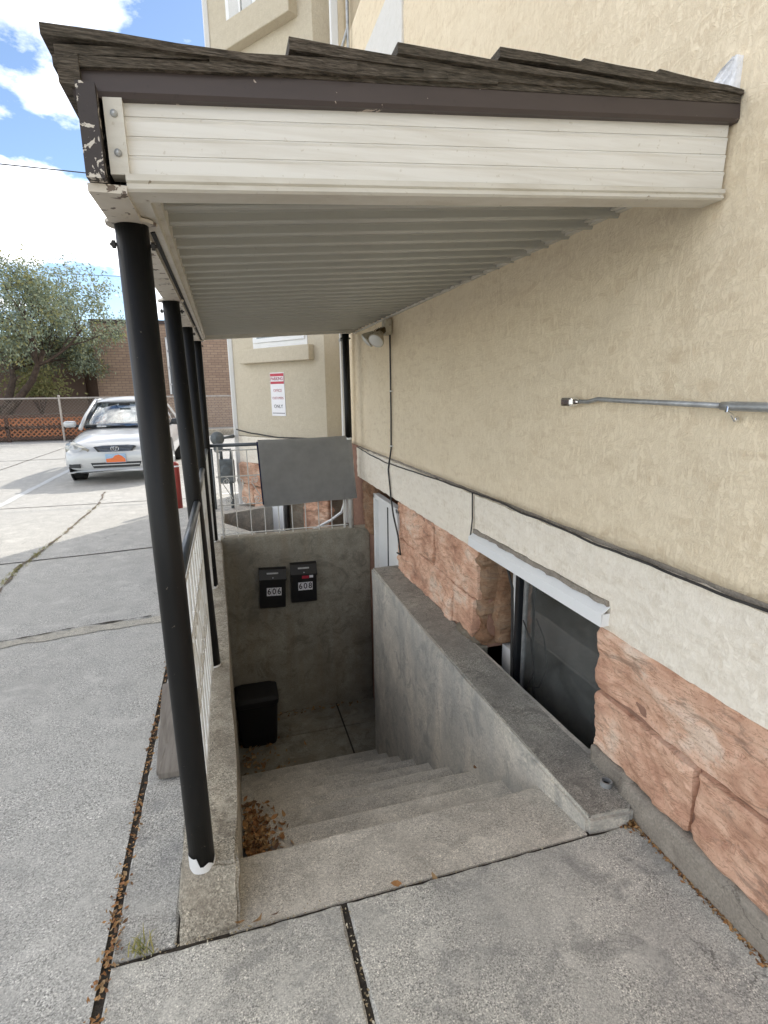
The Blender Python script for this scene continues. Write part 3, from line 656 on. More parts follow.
# outer side beam, brown outside and peeling white below
def sweep(bm,sec,ya=YA-.0,yb=YB,n=20,dx=-.022):
    rows=[]
    for i in range(n+1):
        t=i/n; y=ya+(yb-ya)*t; rows.append([bm.verts.new((x+dx*t,y,zo(y)+z)) for x,z in sec])
    m_=len(sec)
    for a,b_ in zip(rows,rows[1:]):
        for j in range(m_): bm.faces.new([a[j],b_[j],b_[(j+1)%m_],a[(j+1)%m_]])
    bm.faces.new(rows[0]); bm.faces.new(rows[-1][::-1])
bm=B(); sweep(bm,[(-.214,.005),(-.182,.005),(-.182,.16),(-.214,.16)],YA-.045); obj('side_board',bm,'peel',cn)
bm=B(); sweep(bm,[(-.218,-.012),(-.150,-.012),(-.150,.003),(-.218,.003)],YA-.02); obj('beam_underside',bm,'peelw',cn)
bm=B(); sweep(bm,[(-.150,.0),(-.118,.0),(-.118,.022),(-.105,.024),(-.105,.10),(-.150,.10)],YA+.02); obj('inner_trim',bm,'trimw',cn)
bm=B(); sweep(bm,[(-.146,-.004),(-.135,-.004),(-.135,-.001),(-.146,-.001)],YA+.3); obj('trim_gap',bm,'dark',cn)
bm=B(); sweep(bm,[(-.240,.155),(-.205,.155),(-.205,.205),(-.240,.185)],YA-.04); obj('eave_board',bm,'shake',cn)
# rear trim and wall side trim
bm=B(); prism(bm,[(-.17,2.035),(-.17,1.985),(1.29,2.072),(1.29,2.125)],YB-.03,YB,0,'y'); obj('rear_trim',bm,'trimw',cn)
bm=B()
for i in range(31):
    y=YA+.03+i*.137; box(bm,1.262,1.297,y,y+.10,zr(1.28,y)-.004,zr(1.28,y)+.012)
box(bm,1.28,1.300,YA+.03,YB,2.062,2.075,0,0); obj('wall_trim',bm,'trimw',cn)
# cedar shakes
bm=B(); prism(bm,[(-.235,2.076),(-.235,2.106),(.0,2.130),(.6,2.180),(1.05,2.213),(1.295,2.222),(1.295,2.19)],YA-.0265,YA+.3,0,'y'); obj('rake_filler',bm,'shake',cn)
cx=[-.25,.165,.37,.60,.83,1.05]
bm=B()
def shk(x0,L,y0,y1,zb,th,tail,tl=.008):
    n=5; rng=random.uniform(-.003,.003)
    P=[]
    for i in range(n+1):
        t=i/n; x=x0+L*t
        P.append((x,zb+(tail-zb)*t,th*(1-t)+tl*t))
    vs=[]
    for x,z,t in P:
        j=random.uniform(-.002,.002)
        vs.append([bm.verts.new((x,y0,z+rng+j)),bm.verts.new((x,y1,z+rng+j)),bm.verts.new((x,y1+.0,z+t+rng+j)),bm.verts.new((x,y0,z+t+rng+j))])
    for a,b_ in zip(vs,vs[1:]):
        for j in range(4): bm.faces.new([a[j],b_[j],b_[(j+1)%4],a[(j+1)%4]])
    bm.faces.new(vs[0][::-1]); bm.faces.new(vs[-1])
for ci,x in enumerate(cx):
    y=YA-.038+random.uniform(-.008,.008)
    while y<YB+.03:
        w=random.uniform(.09,.20)
        if ci==0 or y<YA: w=random.uniform(.16,.24)
        jx=random.uniform(-.012,.02); top=deck(x)+(.062 if ci==0 else .066 if ci<4 else (.060 if ci==4 else .046)); th=random.uniform(.014,.022)
        L=min(.56,1.295-(x+jx))
        shk(x+jx,L,y,min(y+w-.005,YB+.03),top-th,th,deck(x+jx+L)+.004); y+=w
# extra starter layers near the eave edge
y=YA-.036
while y<YB+.02:
    w=random.uniform(.15,.25)
    shk(-.247,.75,y,y+w-.004,deck(-.25)-.004,.018,deck(.5)+.008); shk(-.243,.55,y+.004,y+w-.003,deck(-.25)+.016,.016,deck(.3)+.02)
    shk(.02,.6,y+.002,y+w-.0045,deck(.02)+.006,.026,deck(.6)+.004); shk(.45,.6,y+.0055,y+w-.005,deck(.45)+.006,.026,deck(1.05)+.004); shk(.8,.48,y+.0075,y+w-.0055,deck(.8)+.004,.024,deck(1.28)+.004)
    y+=w
obj('shingle_roof',bm,'shake',cn)
posts=[((-.169,1.466,.105),(-.177,1.466,1.885)),((-.160,2.727,.10),(-.200,2.727,1.91)),((-.185,3.958,.10),(-.206,3.958,1.935)),((-.20,5.30,.09),(-.200,5.30,1.965)),((1.172,5.335,1.03),(1.168,5.335,2.05))]
for i,(a,b_) in enumerate(posts):
    a=Vector(a);b_=Vector(b_); ax=(b_-a); L=ax.length; r=.0365 if i<4 else .034
    bm=B(); lathe(bm,[(r,.0),(r,.3),(r,L*.5),(r,L)],a,ax,28); p=obj('post',bm,'black',cn,smooth=True)
    bm=B(); 
    seg=28; axn=ax.normalized(); u=axn.orthogonal().normalized(); w=axn.cross(u); r2=r+.0015; lo=[];hi=[]
    for k in range(seg):
        t=2*PI*k/seg; dd=(u*math.cos(t)+w*math.sin(t)); h=.022+.012*noise.noise(Vector((math.cos(t)*2,math.sin(t)*2,i)))+.006*noise.noise(Vector((math.cos(t)*9,math.sin(t)*9,i)))
        lo.append(bm.verts.new(a+dd*r2)); hi.append(bm.verts.new(a+dd*r2+axn*max(.008,h+ (.03 if dd.x<-.3 and i==0 else 0))))
    for k in range(seg): bm.faces.new([lo[k],lo[(k+1)%seg],hi[(k+1)%seg],hi[k]])
    obj('paint_collar',bm,'white',p)
    bm=B(); lathe(bm,[(r+.018,L-.004),(r+.02,L+.002),(r+.012,L+.006)],a,ax,24); obj('flange',bm,'peelw',p)
    bm=B(); q=a+axn*(L-.045); tube(bm,[q-V(r+.014,0,0),q+V(r+.016,0,0)],.004,6); lathe(bm,[(.009,0),(.009,.008)],q+V(r+.002,0,0),(1,0,0),6); lathe(bm,[(.009,0),(.009,.008)],q-V(r+.002,0,0),(-1,0,0),6); obj('bolt',bm,'rubber',p)
# ------------------------------------------------------------------ RAILINGS
def spiral(bm,c,ax1,ax2,r0=.03,turn=1.6,rt=.0045,a0=0,sgn=1,n=18):
    pts=[]
    for i in range(n+1):
        t=i/n; r=r0*(1-.78*t); a=a0+sgn*turn*2*PI*t; pts.append(Vector(c)+Vector(ax1)*r*math.cos(a)+Vector(ax2)*r*math.sin(a))
    tube(bm,pts,rt,6)
def railing(name,label,A,Bp,ztop,segs,picks,toprad=.017,topmat='blackrail'):
    A=Vector(A);Bp=Vector(Bp); D=(Bp-A); L=D.length; D.normalize(); t=thing(name,label,'railing',A)
    def at(s,z): p=A+D*s; return V(p.x,p.y,z)
    bm=B(); tube(bm,[at(-.0,ztop),at(L*.5,ztop),at(L,ztop)],toprad,12); obj('top_rail',bm,topmat,t,smooth=True)
    for z in segs:
        bm=B(); tube(bm,[at(.03,z),at(L-.03,z)],.0065,6); obj('cross_bar',bm,'irw',t)
    s=.06; i=0; sp=(L-.12)/picks
    for i in range(picks+1):
        s=.06+i*sp
        thick=.012 if i in (0,picks) else .0055
        bm=B(); tube(bm,[at(s,segs[0]-.03),at(s,segs[-1] if i not in (0,picks) else ztop)],thick,6); obj('baluster',bm,'irw',t)
    zm=(segs[1]+segs[2])/2; H=(segs[2]-segs[1])
    for i in range(picks):
        s=.06+(i+.5)*sp; bm=B(); dv=D; k=1 if i%2 else -1
        spiral(bm,at(s-.01,segs[2]-.045),dv,V(0,0,1),.034,1.5,.0045,PI/2,k); spiral(bm,at(s+.01,segs[1]+.045),dv,V(0,0,1),.034,1.5,.0045,-PI/2,k)
        tube(bm,[at(s-.01+k*.034,segs[2]-.06),at(s,zm),at(s+.01-k*.034,segs[1]+.06)],.0045,6)
        obj('scroll',bm,'irw',t)
    return t
railing('metal_railing','white scrollwork railing between the front black post and the second one',(-.165,1.51,0),(-.165,2.68,0),.985,(.17,.44,.72,.92),8)
railing('metal_railing','white scrollwork railing between the second and third black posts',(-.172,2.77,0),(-.186,3.915,0),.985,(.17,.44,.72,.92),8)
railing('metal_railing','white scrollwork railing between the third and rear corner posts',(-.19,4.0,0),(-.20,5.26,0),.99,(.17,.44,.72,.92),8)
railing('metal_railing','white scrollwork railing on the end wall under the grey mat',(-.165,5.34,0),(1.165,5.34,0),1.02,(.15,.44,.72,.97),9)
rr=[o for o in bpy.data.objects if o.name.startswith('metal_railing') and o.type=='EMPTY'][-1]
bm=B(); tube(bm,[(1.172,5.335,.11),(1.172,5.335,1.03)],.027,14); obj('end_post',bm,'irw',rr,smooth=True)
# mat over the rear rail
mt=thing('draped_mat','dark grey mat with navy edge draped over the rear railing','mat',(.74,5.33,.4))
def drape(off,zf,zb,x0,x1,th,name,mname):
    bm=B(); prof=[]
    yc=5.34; r=.02+off
    prof=[(yc-r-.012,zf),(yc-r-.010,(zf+1)/2),(yc-r,1.02)]+[(yc-r*math.cos(a),1.02+r*math.sin(a)) for a in (PI*.2,PI*.4,PI*.6,PI*.8)]+[(yc+r,1.02),(yc+r+.01,(zb+1)/2),(yc+r+.012,zb)]
    nx=24; top=[];bot=[]
    for i in range(nx+1):
        t=i/nx; a=[];b_=[]
        for j,(y,z) in enumerate(prof):
            x=x0+(x1-x0)*t; 
            if z<1.0: x+=(.02 if z<.6 else .01)*(1-t)*1.0 + (.035 if z<.6 else .015)*t
            zz=z
            if j==0: zz=z+.03*t+fbm((x*3,1,off),2,.006)
            if j==len(prof)-1: zz=z+.02*t
            if j in (3,4,5,6): zz+=.012*t-.006*math.sin(t*PI)
            w=fbm((x*3,z*3,2),3,.012)
            a.append(bm.verts.new((x,y+w,zz))); 
        top.append(a)
    for a,b_ in zip(top,top[1:]):
        for j in range(len(prof)-1): bm.faces.new([a[j],b_[j],b_[j+1],a[j+1]])
    g=bmesh.ops.solidify(bm,geom=bm.faces[:],thickness=th)
    return obj(name,bm,mname,mt,smooth=True)
drape(.020,.405,.62,.275,1.195,.020,'outer_layer','rug'); drape(.002,.425,.56,.262,1.18,.005,'lining','navy')
# ------------------------------------------------------------------ MAILBOXES
def mailbox(x,z,num,label,tilt,extra=None):
    t=thing('mailbox',label,'mailbox',(x,5.295,z),0,'mailboxes on the stairwell end wall'); t.rotation_euler=(0,tilt,0); t.scale=(1.07,1,1.06)
    bm=B(); prism(bm,[(-.001,0),(-.001,.38),(-.045,.37),(-.085,.29),(-.085,.01),(-.075,0)],-.12,.12,0,'x')
    bmesh.ops.bevel(bm,geom=bm.edges[:],offset=.004,segments=2,affect='EDGES'); obj('body',bm,'mailbox',t,local=True)
    bm=B(); prism(bm,[(-.002,.385),(-.05,.375),(-.094,.288),(-.094,.272),(-.089,.272),(-.089,.287),(-.047,.370),(-.002,.38)],-.126,.126,0,'x'); obj('lid',bm,'mailbox',t,local=True)
    bm=B(); box(bm,-.055,.05,-.068,-.064,.338,.352,.0); bmesh.ops.rotate(bm,verts=bm.verts,cent=(0,-.066,.345),matrix=Matrix.Rotation(R(-28),3,'X')); bmesh.ops.translate(bm,verts=bm.verts,vec=(0,-.012,0)); obj('slot_window',bm,'greymetal',t,local=True)
    bm=B(); lathe(bm,[(.006,0),(.005,.004)],(-.0,-.093,.305),(0,-1,.4),10); obj('lock',bm,'greymetal',t,local=True)
    for k,ch in enumerate(num):
        bm=B(); cx_=-.0+(k-1)*.046+.012; box(bm,cx_-.022,cx_+.022,-.087,-.0852,.125,.205); pl_=obj('number_plate',bm,'signw',t,local=True)
        text('numeral',ch,.082,'inkd',pl_,Matrix.Translation((cx_,-.0875,.165))@Matrix.Rotation(R(90),4,'X'),.0006,sx=.85,bold=.0016)
    if extra:
        bm=B(); box(bm,-.02,.045,-.0965,-.0945,.245,.272); obj('red_sticker',bm,'signr',t,local=True)
        bm=B(); box(bm,.05,.085,-.0965,-.0945,.250,.274); obj('white_sticker',bm,'signw',t,local=True)
mailbox(.312,-.625,'606','black wall mailbox numbered 606, the lower one on the left',R(3))
mailbox(.632,-.602,'608','black wall mailbox numbered 608 with a red sticker',R(1.5),True)
# bin
bn=thing('waste_bin','black plastic bin standing in the dark stairwell corner','bin',(.08,4.92,-1.868))
bm=B(); 
def loop(w,dp,z,r=.05): 
    o=[]
    for sx,sy,a0 in ((1,1,0),(-1,1,90),(-1,-1,180),(1,-1,270)):
        for k in range(5):
            a=R(a0+k*22.5); o.append(bm.verts.new((.08+sx*(w-r)+r*math.cos(a),4.93+sy*(dp-r)+r*math.sin(a),z)))
    return o
ls=[loop(.165,.14,-1.866),loop(.175,.15,-1.80),loop(.195,.17,-1.43),loop(.205,.18,-1.42),loop(.205,.18,-1.395)]
for a,b_ in zip(ls,ls[1:]):
    for i in range(20): bm.faces.new([a[i],a[(i+1)%20],b_[(i+1)%20],b_[i]])
bm.faces.new(ls[0][::-1]); bm.faces.new(ls[-1]); obj('body',bm,'plastic',bn,smooth=False)
bm=B(); ls=[loop(.208,.183,-1.394),loop(.208,.183,-1.37,.05),loop(.17,.15,-1.345,.05)]
for a,b_ in zip(ls,ls[1:]):
    for i in range(20): bm.faces.new([a[i],a[(i+1)%20],b_[(i+1)%20],b_[i]])
bm.faces.new(ls[0][::-1]); bm.faces.new(ls[-1]); obj('lid',bm,'plastic',bn)
# ------------------------------------------------------------------ FLOOD LIGHT, CABLES, CONDUIT
fl=thing('flood_light','old twin-head flood light on the stucco under the canopy','flood light',(1.29,4.26,1.9))
bm=B(); box(bm,1.235,1.296,4.20,4.30,1.93,2.05,.012); obj('junction_box',bm,'lampbeige',fl)
for (p,q) in (((1.235,4.22,1.975),(1.115,4.12,1.865)),((1.235,4.28,1.98),(1.05,4.36,1.875))):
    p=Vector(p);q=Vector(q); dd=(q-p).normalized()
    bm=B(); tube(bm,[p,p+dd*.05],.017,12); 
    for k in range(4): lathe(bm,[(.024,0),(.024,.006)],p+dd*(.02+k*.012),dd,14)
    lh=obj('lamp_socket',bm,'brass',fl)
    bm=B(); lathe(bm,[(.024,0),(.034,.02),(.054,.06),(.062,.082),(.062,.09)],p+dd*.065,(dd+V(-.1,-.1,-.35)),22); obj('lamp_head',bm,'lampbeige',fl,smooth=True)
    bm=B(); d2=(dd+V(-.1,-.1,-.35)).normalized(); lathe(bm,[(.060,0),(.056,.010),(.024,.020)],p+dd*.065+d2*.086,d2,22); obj('lens',bm,'lens',fl,smooth=True)
def cable(label,pts,r,mat='rubber',seed=0,clips=()):
    t=thing('cable',label,'cable',pts[0]); P=[]
    for a,b_ in zip(pts,pts[1:]):
        a=Vector(a);b_=Vector(b_); n=max(2,int((b_-a).length/.05))
        for k in range(n): 
            p=a.lerp(b_,k/n); P.append(p+Vector((0,fbm((p.z*5,seed,1),2,.004),fbm((p.y*4,seed,2),2,.008))))
    P.append(Vector(pts[-1])); bm=B(); tube(bm,P,r,7); obj('wire',bm,mat,t,smooth=True)
    if clips:
        bm=B()
        for c in clips: box(bm,c[0]-.008,c[0]+.012,c[1]-.014,c[1]+.014,c[2]-.005,c[2]+.005,.002)
        obj('clip',bm,'white',t)
cable('dark cable running down the stucco from the flood light past the door',[(1.285,4.24,1.93),(1.285,4.23,1.5),(1.285,4.235,1.04),(1.272,4.285,.86),(1.268,4.20,.62),(1.262,4.12,.50),(1.262,4.0,.36),(1.262,3.94,.22),(1.27,4.05,.20)],.007,clips=((1.286,4.232,1.50),(1.286,4.237,1.06)))
cable('dark cable sagging along the groove above the white band',[(1.275,5.42,.945),(1.272,5.0,.925),(1.268,4.6,.915),(1.268,4.3,.912),(1.272,3.6,.93),(1.275,2.66,.952),(1.275,2.0,.948),(1.275,1.6,.94),(1.275,.9,.944),(1.275,-1,.944)],.0045,seed=3)
cable('thin dark wire hanging down the joint in the white band',[(1.272,2.66,.945),(1.272,2.655,.80),(1.262,2.655,.70)],.004,seed=5)
cable('black wire hanging with a loop beside the basement window',[(1.34,2.60,.66),(1.40,2.50,.60),(1.415,2.44,.45),(1.415,2.42,.1),(1.41,2.40,-.15),(1.42,2.34,-.33)],.008,seed=7)
cable('thin black wire curled against the window glass',[(1.44,2.36,.30),(1.44,2.28,.22),(1.44,2.24,.06),(1.44,2.30,-.08),(1.44,2.38,-.12)],.004,seed=9)
cable('slack wire strung along the band of the bay',[(.12,7.40,1.04),(.30,7.2,.99),(.62,6.82,.955),(.85,6.5,.965),(1.09,6.17,.965),(1.27,6.1,.97)],.009,seed=11)
cn2=thing('wall_conduit','grey metal conduit running along the stucco to a small box','conduit',(1.27,1.8,1.44))
bm=B(); tube(bm,[(1.278,1.765,1.452),(1.278,1.72,1.452),(1.272,1.66,1.462),(1.27,1.58,1.459),(1.27,1.13,1.449)],.008,12); obj('thin_pipe',bm,'greymetal',cn2,smooth=True)
bm=B(); tube(bm,[(1.27,1.15,1.449),(1.27,1.12,1.449),(1.27,-1,1.435)],[.011,.0125,.0125],14); obj('thick_pipe',bm,'greymetal',cn2,smooth=True)
bm=B(); box(bm,1.258,1.299,1.80,1.87,1.432,1.468,.010); lathe(bm,[(.0125,0),(.0125,.02),(.010,.03)],(1.278,1.80,1.451),(0,-1,0),12); obj('junction_box',bm,'chrome',cn2)
bm=B(); tube(bm,[(1.256,1.118,1.448),(1.252,1.118,1.436),(1.27,1.118,1.428),(1.285,1.118,1.41)],.004,8); lathe(bm,[(.008,0),(.006,.006)],(1.29,1.118,1.415),(-1,0,0),10); obj('clamp',bm,'chrome',cn2)
# sign
sg=thing('wall_sign','small white parking sign with red header on the bay wall','sign',P1+d*.80+nb*.01+V(0,0,1.25))
sg.matrix_world=bayM(.80,.0,1.22)
def sgb(name,m,x0,x1,y0,y1,z0,z1,bev=0):
    bm=B(); box(bm,x0,x1,y0,y1,z0,z1,bev); return obj(name,bm,m,sg,local=True)
sgb('panel','signw',-.125,.125,.002,.006,0,.52,.0)
sgb('header','signr',-.12,.12,.006,.008,.385,.51)
sgb('header_field','signw',-.115,.115,.008,.0095,.415,.475)
TM=lambda x,z,y=.011: Matrix.Translation((x,y,z))@Matrix.Rotation(PI,4,'Z')@Matrix.Rotation(R(90),4,'X')
text('lettering','PARKING',.055,'inkr',sg,TM(0,.445),.0005,sx=.95,bold=.001)
text('lettering','OFFICE',.05,'inkr',sg,TM(0,.305,.007),.0005,sx=.95)
text('lettering','CUSTOMERS',.042,'inkr',sg,TM(0,.215,.007),.0005,sx=.85)
text('lettering','ONLY',.06,'inkd',sg,TM(0,.115,.007),.0005)
sgb('footer_line','inkd',-.11,.11,.006,.0075,.03,.038)
# ------------------------------------------------------------------ SECOND STAIRWELL
w2=thing('stairwell_wall','low concrete wall around the second stairwell behind the railing','retaining wall',(0,6,0))
bm=B(); prism(bm,[(.20,5.435),(.34,5.435),(-.12,6.22),(-.12,6.72),(.56,6.99),(.50,7.12),(-.27,6.85),(-.27,6.2)],-1.9,.06,.01); obj('wall_body',bm,'wallc',w2)
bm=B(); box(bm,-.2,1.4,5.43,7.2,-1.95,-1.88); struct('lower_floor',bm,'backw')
hr=thing('handrail','bent pale pipe handrail in the second stairwell','handrail',(1.1,5.8,0))
bm=B(); tube(bm,[(1.22,5.75,.62),(1.21,5.77,.32),(1.17,5.8,.18),(1.05,5.86,.08),(.8,5.95,-.06),(.55,6.05,-.22)],.016,10); obj('rail',bm,'wmetal',hr,smooth=True)
# ------------------------------------------------------------------ GAS METER
gm=thing('gas_meter','grey gas meter with regulator and pipes beside the bay','gas meter',(-.1,7.35,0))
bm=B(); box(bm,-.16,.06,7.28,7.42,.34,.66,.03); lathe(bm,[(.075,0),(.075,.02),(.05,.03)],(-.05,7.28,.52),(0,-1,0),20); obj('meter_body',bm,'metergrey',gm)
bm=B(); tube(bm,[(.0,7.35,.0),(.0,7.35,.34)],.022,10); tube(bm,[(-.10,7.35,.66),(-.10,7.35,.93),(.07,7.35,.95)],.022,10); tube(bm,[(.02,7.35,.66),(.02,7.35,.78),(-.22,7.35,.80),(-.22,7.35,0)],.018,10); tube(bm,[(.07,7.35,.95),(.07,7.48,.95)],.02,8); obj('pipe',bm,'metergrey',gm,smooth=True)
bm=B(); lathe(bm,[(.03,-.05),(.085,-.012),(.09,0),(.085,.012),(.03,.05)],(-.13,7.34,.93),(.2,-1,.1),22); lathe(bm,[(.06,-.01),(.06,.01)],(-.13,7.34,.80),(0,-1,0),18); obj('regulator',bm,'metergrey',gm)
# ------------------------------------------------------------------ BOLLARD
bo=thing('bollard','short red bollard standing behind the black posts','bollard',(-.70,7.6,0))
bm=B(); lathe(bm,[(.05,0),(.05,.58),(.042,.61),(.02,.625)],(-.70,7.6,0),(0,0,1),20); obj('tube',bm,'redp',bo,smooth=True)
bm=B(); lathe(bm,[(.052,.56),(.052,.58)],(-.70,7.6,0),(0,0,1),20); obj('ring',bm,'signw',bo)
# plank
pk=thing('plank','weathered grey board lying beside the curb','plank',(-.36,2.4,0))
bm=B(); box(bm,-.055,.055,-.36,.36,0,.022,.004); bmesh.ops.subdivide_edges(bm,edges=bm.edges[:],cuts=3); edgey(bm,4,.008,9); bmesh.ops.rotate(bm,verts=bm.verts,cent=(0,0,0),matrix=Matrix.Rotation(R(4),3,'Z')); bmesh.ops.translate(bm,verts=bm.verts,vec=(-.345,2.42,.003)); obj('long_piece',bm,'plank',pk)
bm=B(); box(bm,-.045,.045,-.10,.10,0,.025,.004); bmesh.ops.subdivide_edges(bm,edges=bm.edges[:],cuts=2); edgey(bm,7,.008,12); bmesh.ops.rotate(bm,verts=bm.verts,cent=(0,0,0),matrix=Matrix.Rotation(R(-3),3,'Z')); bmesh.ops.translate(bm,verts=bm.verts,vec=(-.315,2.13,.006)); obj('broken_end',bm,'plank',pk)
# ------------------------------------------------------------------ LITTER
def litter(name,pts,m,size,**k):
    bm=B(); leaves(bm,pts,size,**k); o=obj(name,bm,m); o['kind']='stuff'; return o
def rnd(a,b_): return random.uniform(a,b_)
pts=[]
for i in range(260): y=rnd(1.15,4.6); 
pts=[(-.42+random.gauss(0,.010),rnd(.9,4.8),rnd(.0,.008)) for i in range(620)]+[(-.415+random.gauss(0,.014),random.gauss(1.42,.12),rnd(0,.014)) for i in range(70)]
litter('joint_leaves',pts,'dry',(.004,.0105))
litter('joint_straw',[(rnd(-.40,.22),1.312+random.gauss(0,.007),rnd(0,.006)) for i in range(70)]+[(.233+random.gauss(0,.006),rnd(.3,1.29),rnd(-.004,.004)) for i in range(150)]+[(rnd(.25,1.05),1.313+random.gauss(0,.004),-.004) for i in range(60)],'pale',(.002,.0055),curl=.2)
litter('corner_leaves',[(1.262+random.gauss(0,.022),1.315+random.gauss(0,.022),rnd(0,.012)) for i in range(230)]+[(1.272+random.gauss(0,.007),rnd(.5,1.3),.001) for i in range(420)],'dry',(.004,.010))
pile=[]
for i in range(330):
    a=abs(random.gauss(0,.055)); pile.append((-.05+a,1.84+random.gauss(0,.045) ,-.225+max(0,.05-a*.4)*rnd(.1,1)))
for i in range(170):
    a=abs(random.gauss(0,.06)); pile.append((-.055+a,2.13+random.gauss(0,.045),-.41+max(0,.05-a*.35)*rnd(.1,1)))
for i in range(40): pile.append((-.06+abs(random.gauss(0,.05)),2.45+random.gauss(0,.04),-.592+rnd(0,.02)))
litter('leaf_pile',pile,'dry',(.009,.020),up=.9)
litter('well_leaves',[(-.1+abs(random.gauss(0,.22)),rnd(4.25,5.2),-1.86+rnd(0,.02)) for i in range(160)]+[(rnd(-.1,1.2),5.25+random.gauss(0,.03),-1.862) for i in range(60)]+[(-.09+abs(random.gauss(0,.05)),3.95+random.gauss(0,.05),-1.655) for i in range(30)]+[(-.08+abs(random.gauss(0,.04)),2.75,-.795) for i in range(14)],'dry',(.014,.03),up=.7)
litter('scattered_leaves',[(.40,1.318,.006),(.52,1.30,.01),(-.02,1.315,.012),(.03,1.32,.012),(-.07,1.325,.012),(-.41,1.08,.01),(-.30,2.7,.01),(1.0,2.0,-.23)],'dry',(.012,.02))
def blades(name,spots,m,label=None):
    bm=B()
    for (x,y,n,h) in spots:
        for i in range(n):
            a=rnd(0,2*PI); l=h*rnd(.5,1.1); o=Vector((x+random.gauss(0,h*.3),y+random.gauss(0,h*.3),.001)); dr_=V(math.cos(a),math.sin(a),0); sd=V(-dr_.y,dr_.x,0)*h*.045
            p=[o,o+dr_*l*.3+V(0,0,l*.6),o+dr_*l*.8+V(0,0,l*.75)]
            v=[bm.verts.new(p[0]-sd),bm.verts.new(p[0]+sd),bm.verts.new(p[1]+sd*.8),bm.verts.new(p[1]-sd*.8),bm.verts.new(p[2])]
            bm.faces.new(v[:4]); bm.faces.new([v[3],v[2],v[4]])
    return obj(name,bm,m)
tag(blades('grass_tuft',[(-.335,1.325,26,.045),(-.318,1.33,12,.04)],'grass'),'small yellow green grass tuft at the corner of the curb','plant')
sp=[]
for i in range(230):
    t=rnd(0,1); P=[(-1.83,4.4),(-1.86,4.87),(-1.88,5.36),(-1.85,6.0),(-1.82,7),(-1.82,8.3)]; k=min(4,int(t*5)); u=t*5-k
    sp.append((P[k][0]+(P[k+1][0]-P[k][0])*u+random.gauss(0,.016),P[k][1]+(P[k+1][1]-P[k][1])*u,5,.028 if k<3 else .02))
o=blades('crack_weeds',sp,'grass'); o['kind']='stuff'
# ------------------------------------------------------------------ CAR
car=thing('parked_car','silver white sedan parked facing the camera on the lot','car',(-1.87,10.15,0),R(.5))
def superloft(bm,st,n=40,e=4.5,flat=None):
    rings=[]
    for (y,w,zl,zt) in st:
        ring=[]
        for k in range(n):
            a=2*PI*k/n; c_,s_=math.cos(a),math.sin(a)
            x=w*math.copysign(abs(c_)**(2/e),c_); zz=(zl+zt)/2+(zt-zl)/2*math.copysign(abs(s_)**(2/e),s_)
            hz=(zz-zl)/(zt-zl); x*=1-.06*max(0,hz-.55)/.45-.08*max(0,.3-hz)/.3
            ring.append(bm.verts.new((x,y,zz-(.03*(abs(x)/w)**2 if s_>0 else 0))))
        rings.append(ring)
    for a,b_ in zip(rings,rings[1:]):
        for k in range(n): bm.faces.new([a[k],a[(k+1)%n],b_[(k+1)%n],b_[k]])
    bm.faces.new(rings[0][::-1]); bm.faces.new(rings[-1])
bm=B(); superloft(bm,[(0,.60,.30,.56),(.02,.70,.25,.60),(.07,.78,.22,.66),(.15,.82,.21,.715),(.3,.845,.20,.765),(.6,.855,.20,.83),(.95,.86,.20,.885),(1.2,.86,.20,.92),(2.2,.86,.20,.94),(3.3,.86,.20,.95),(3.9,.84,.22,.97),(4.25,.79,.26,.93),(4.42,.68,.34,.84)]); body=obj('body',bm,'carpaint',car,local=True,smooth=True)
def pan(name,m,pts,parent=car,th=.012,smooth=False,sub=0):
    bm=B(); vs=[bm.verts.new(p) for p in pts]; f=bm.faces.new(vs)
    if sub: bmesh.ops.subdivide_edges(bm,edges=bm.edges[:],cuts=sub,use_grid_fill=True)
    if th: bmesh.ops.solidify(bm,geom=bm.faces[:],thickness=th)
    return obj(name,bm,m,parent,local=True,smooth=smooth)
# windshield curved grid
def curved(name,m,y0,z0,w0,y1,z1,w1,bow=.10,th=.006,n=12,parent=car):
    bm=B(); g=[]
    for j in range(7):
        t=j/6; row=[]
        for i in range(n+1):
            u=-1+2*i/n; w=w0+(w1-w0)*t; row.append(bm.verts.new((u*w,y0+(y1-y0)*t+bow*u*u,z0+(z1-z0)*t+.03*math.sin(PI*t)-.02*u*u)))
        g.append(row)
    for a,b_ in zip(g,g[1:]):
        for i in range(n): bm.faces.new([a[i],a[i+1],b_[i+1],b_[i]])
    bmesh.ops.solidify(bm,geom=bm.faces[:],thickness=th); return obj(name,bm,m,parent,local=True,smooth=True)
curved('windscreen','carglass',1.02,.93,.66,1.72,1.375,.50)
curved('rear_window','carglass',3.75,.98,.60,3.15,1.37,.48,-.08)
bm=B(); superloft(bm,[(1.66,.46,1.36,1.40),(1.72,.52,1.345,1.425),(1.95,.565,1.34,1.465),(2.5,.575,1.34,1.48),(3.0,.56,1.34,1.45),(3.2,.50,1.35,1.40)],e=3); obj('roof',bm,'carpaint',car,local=True,smooth=True)
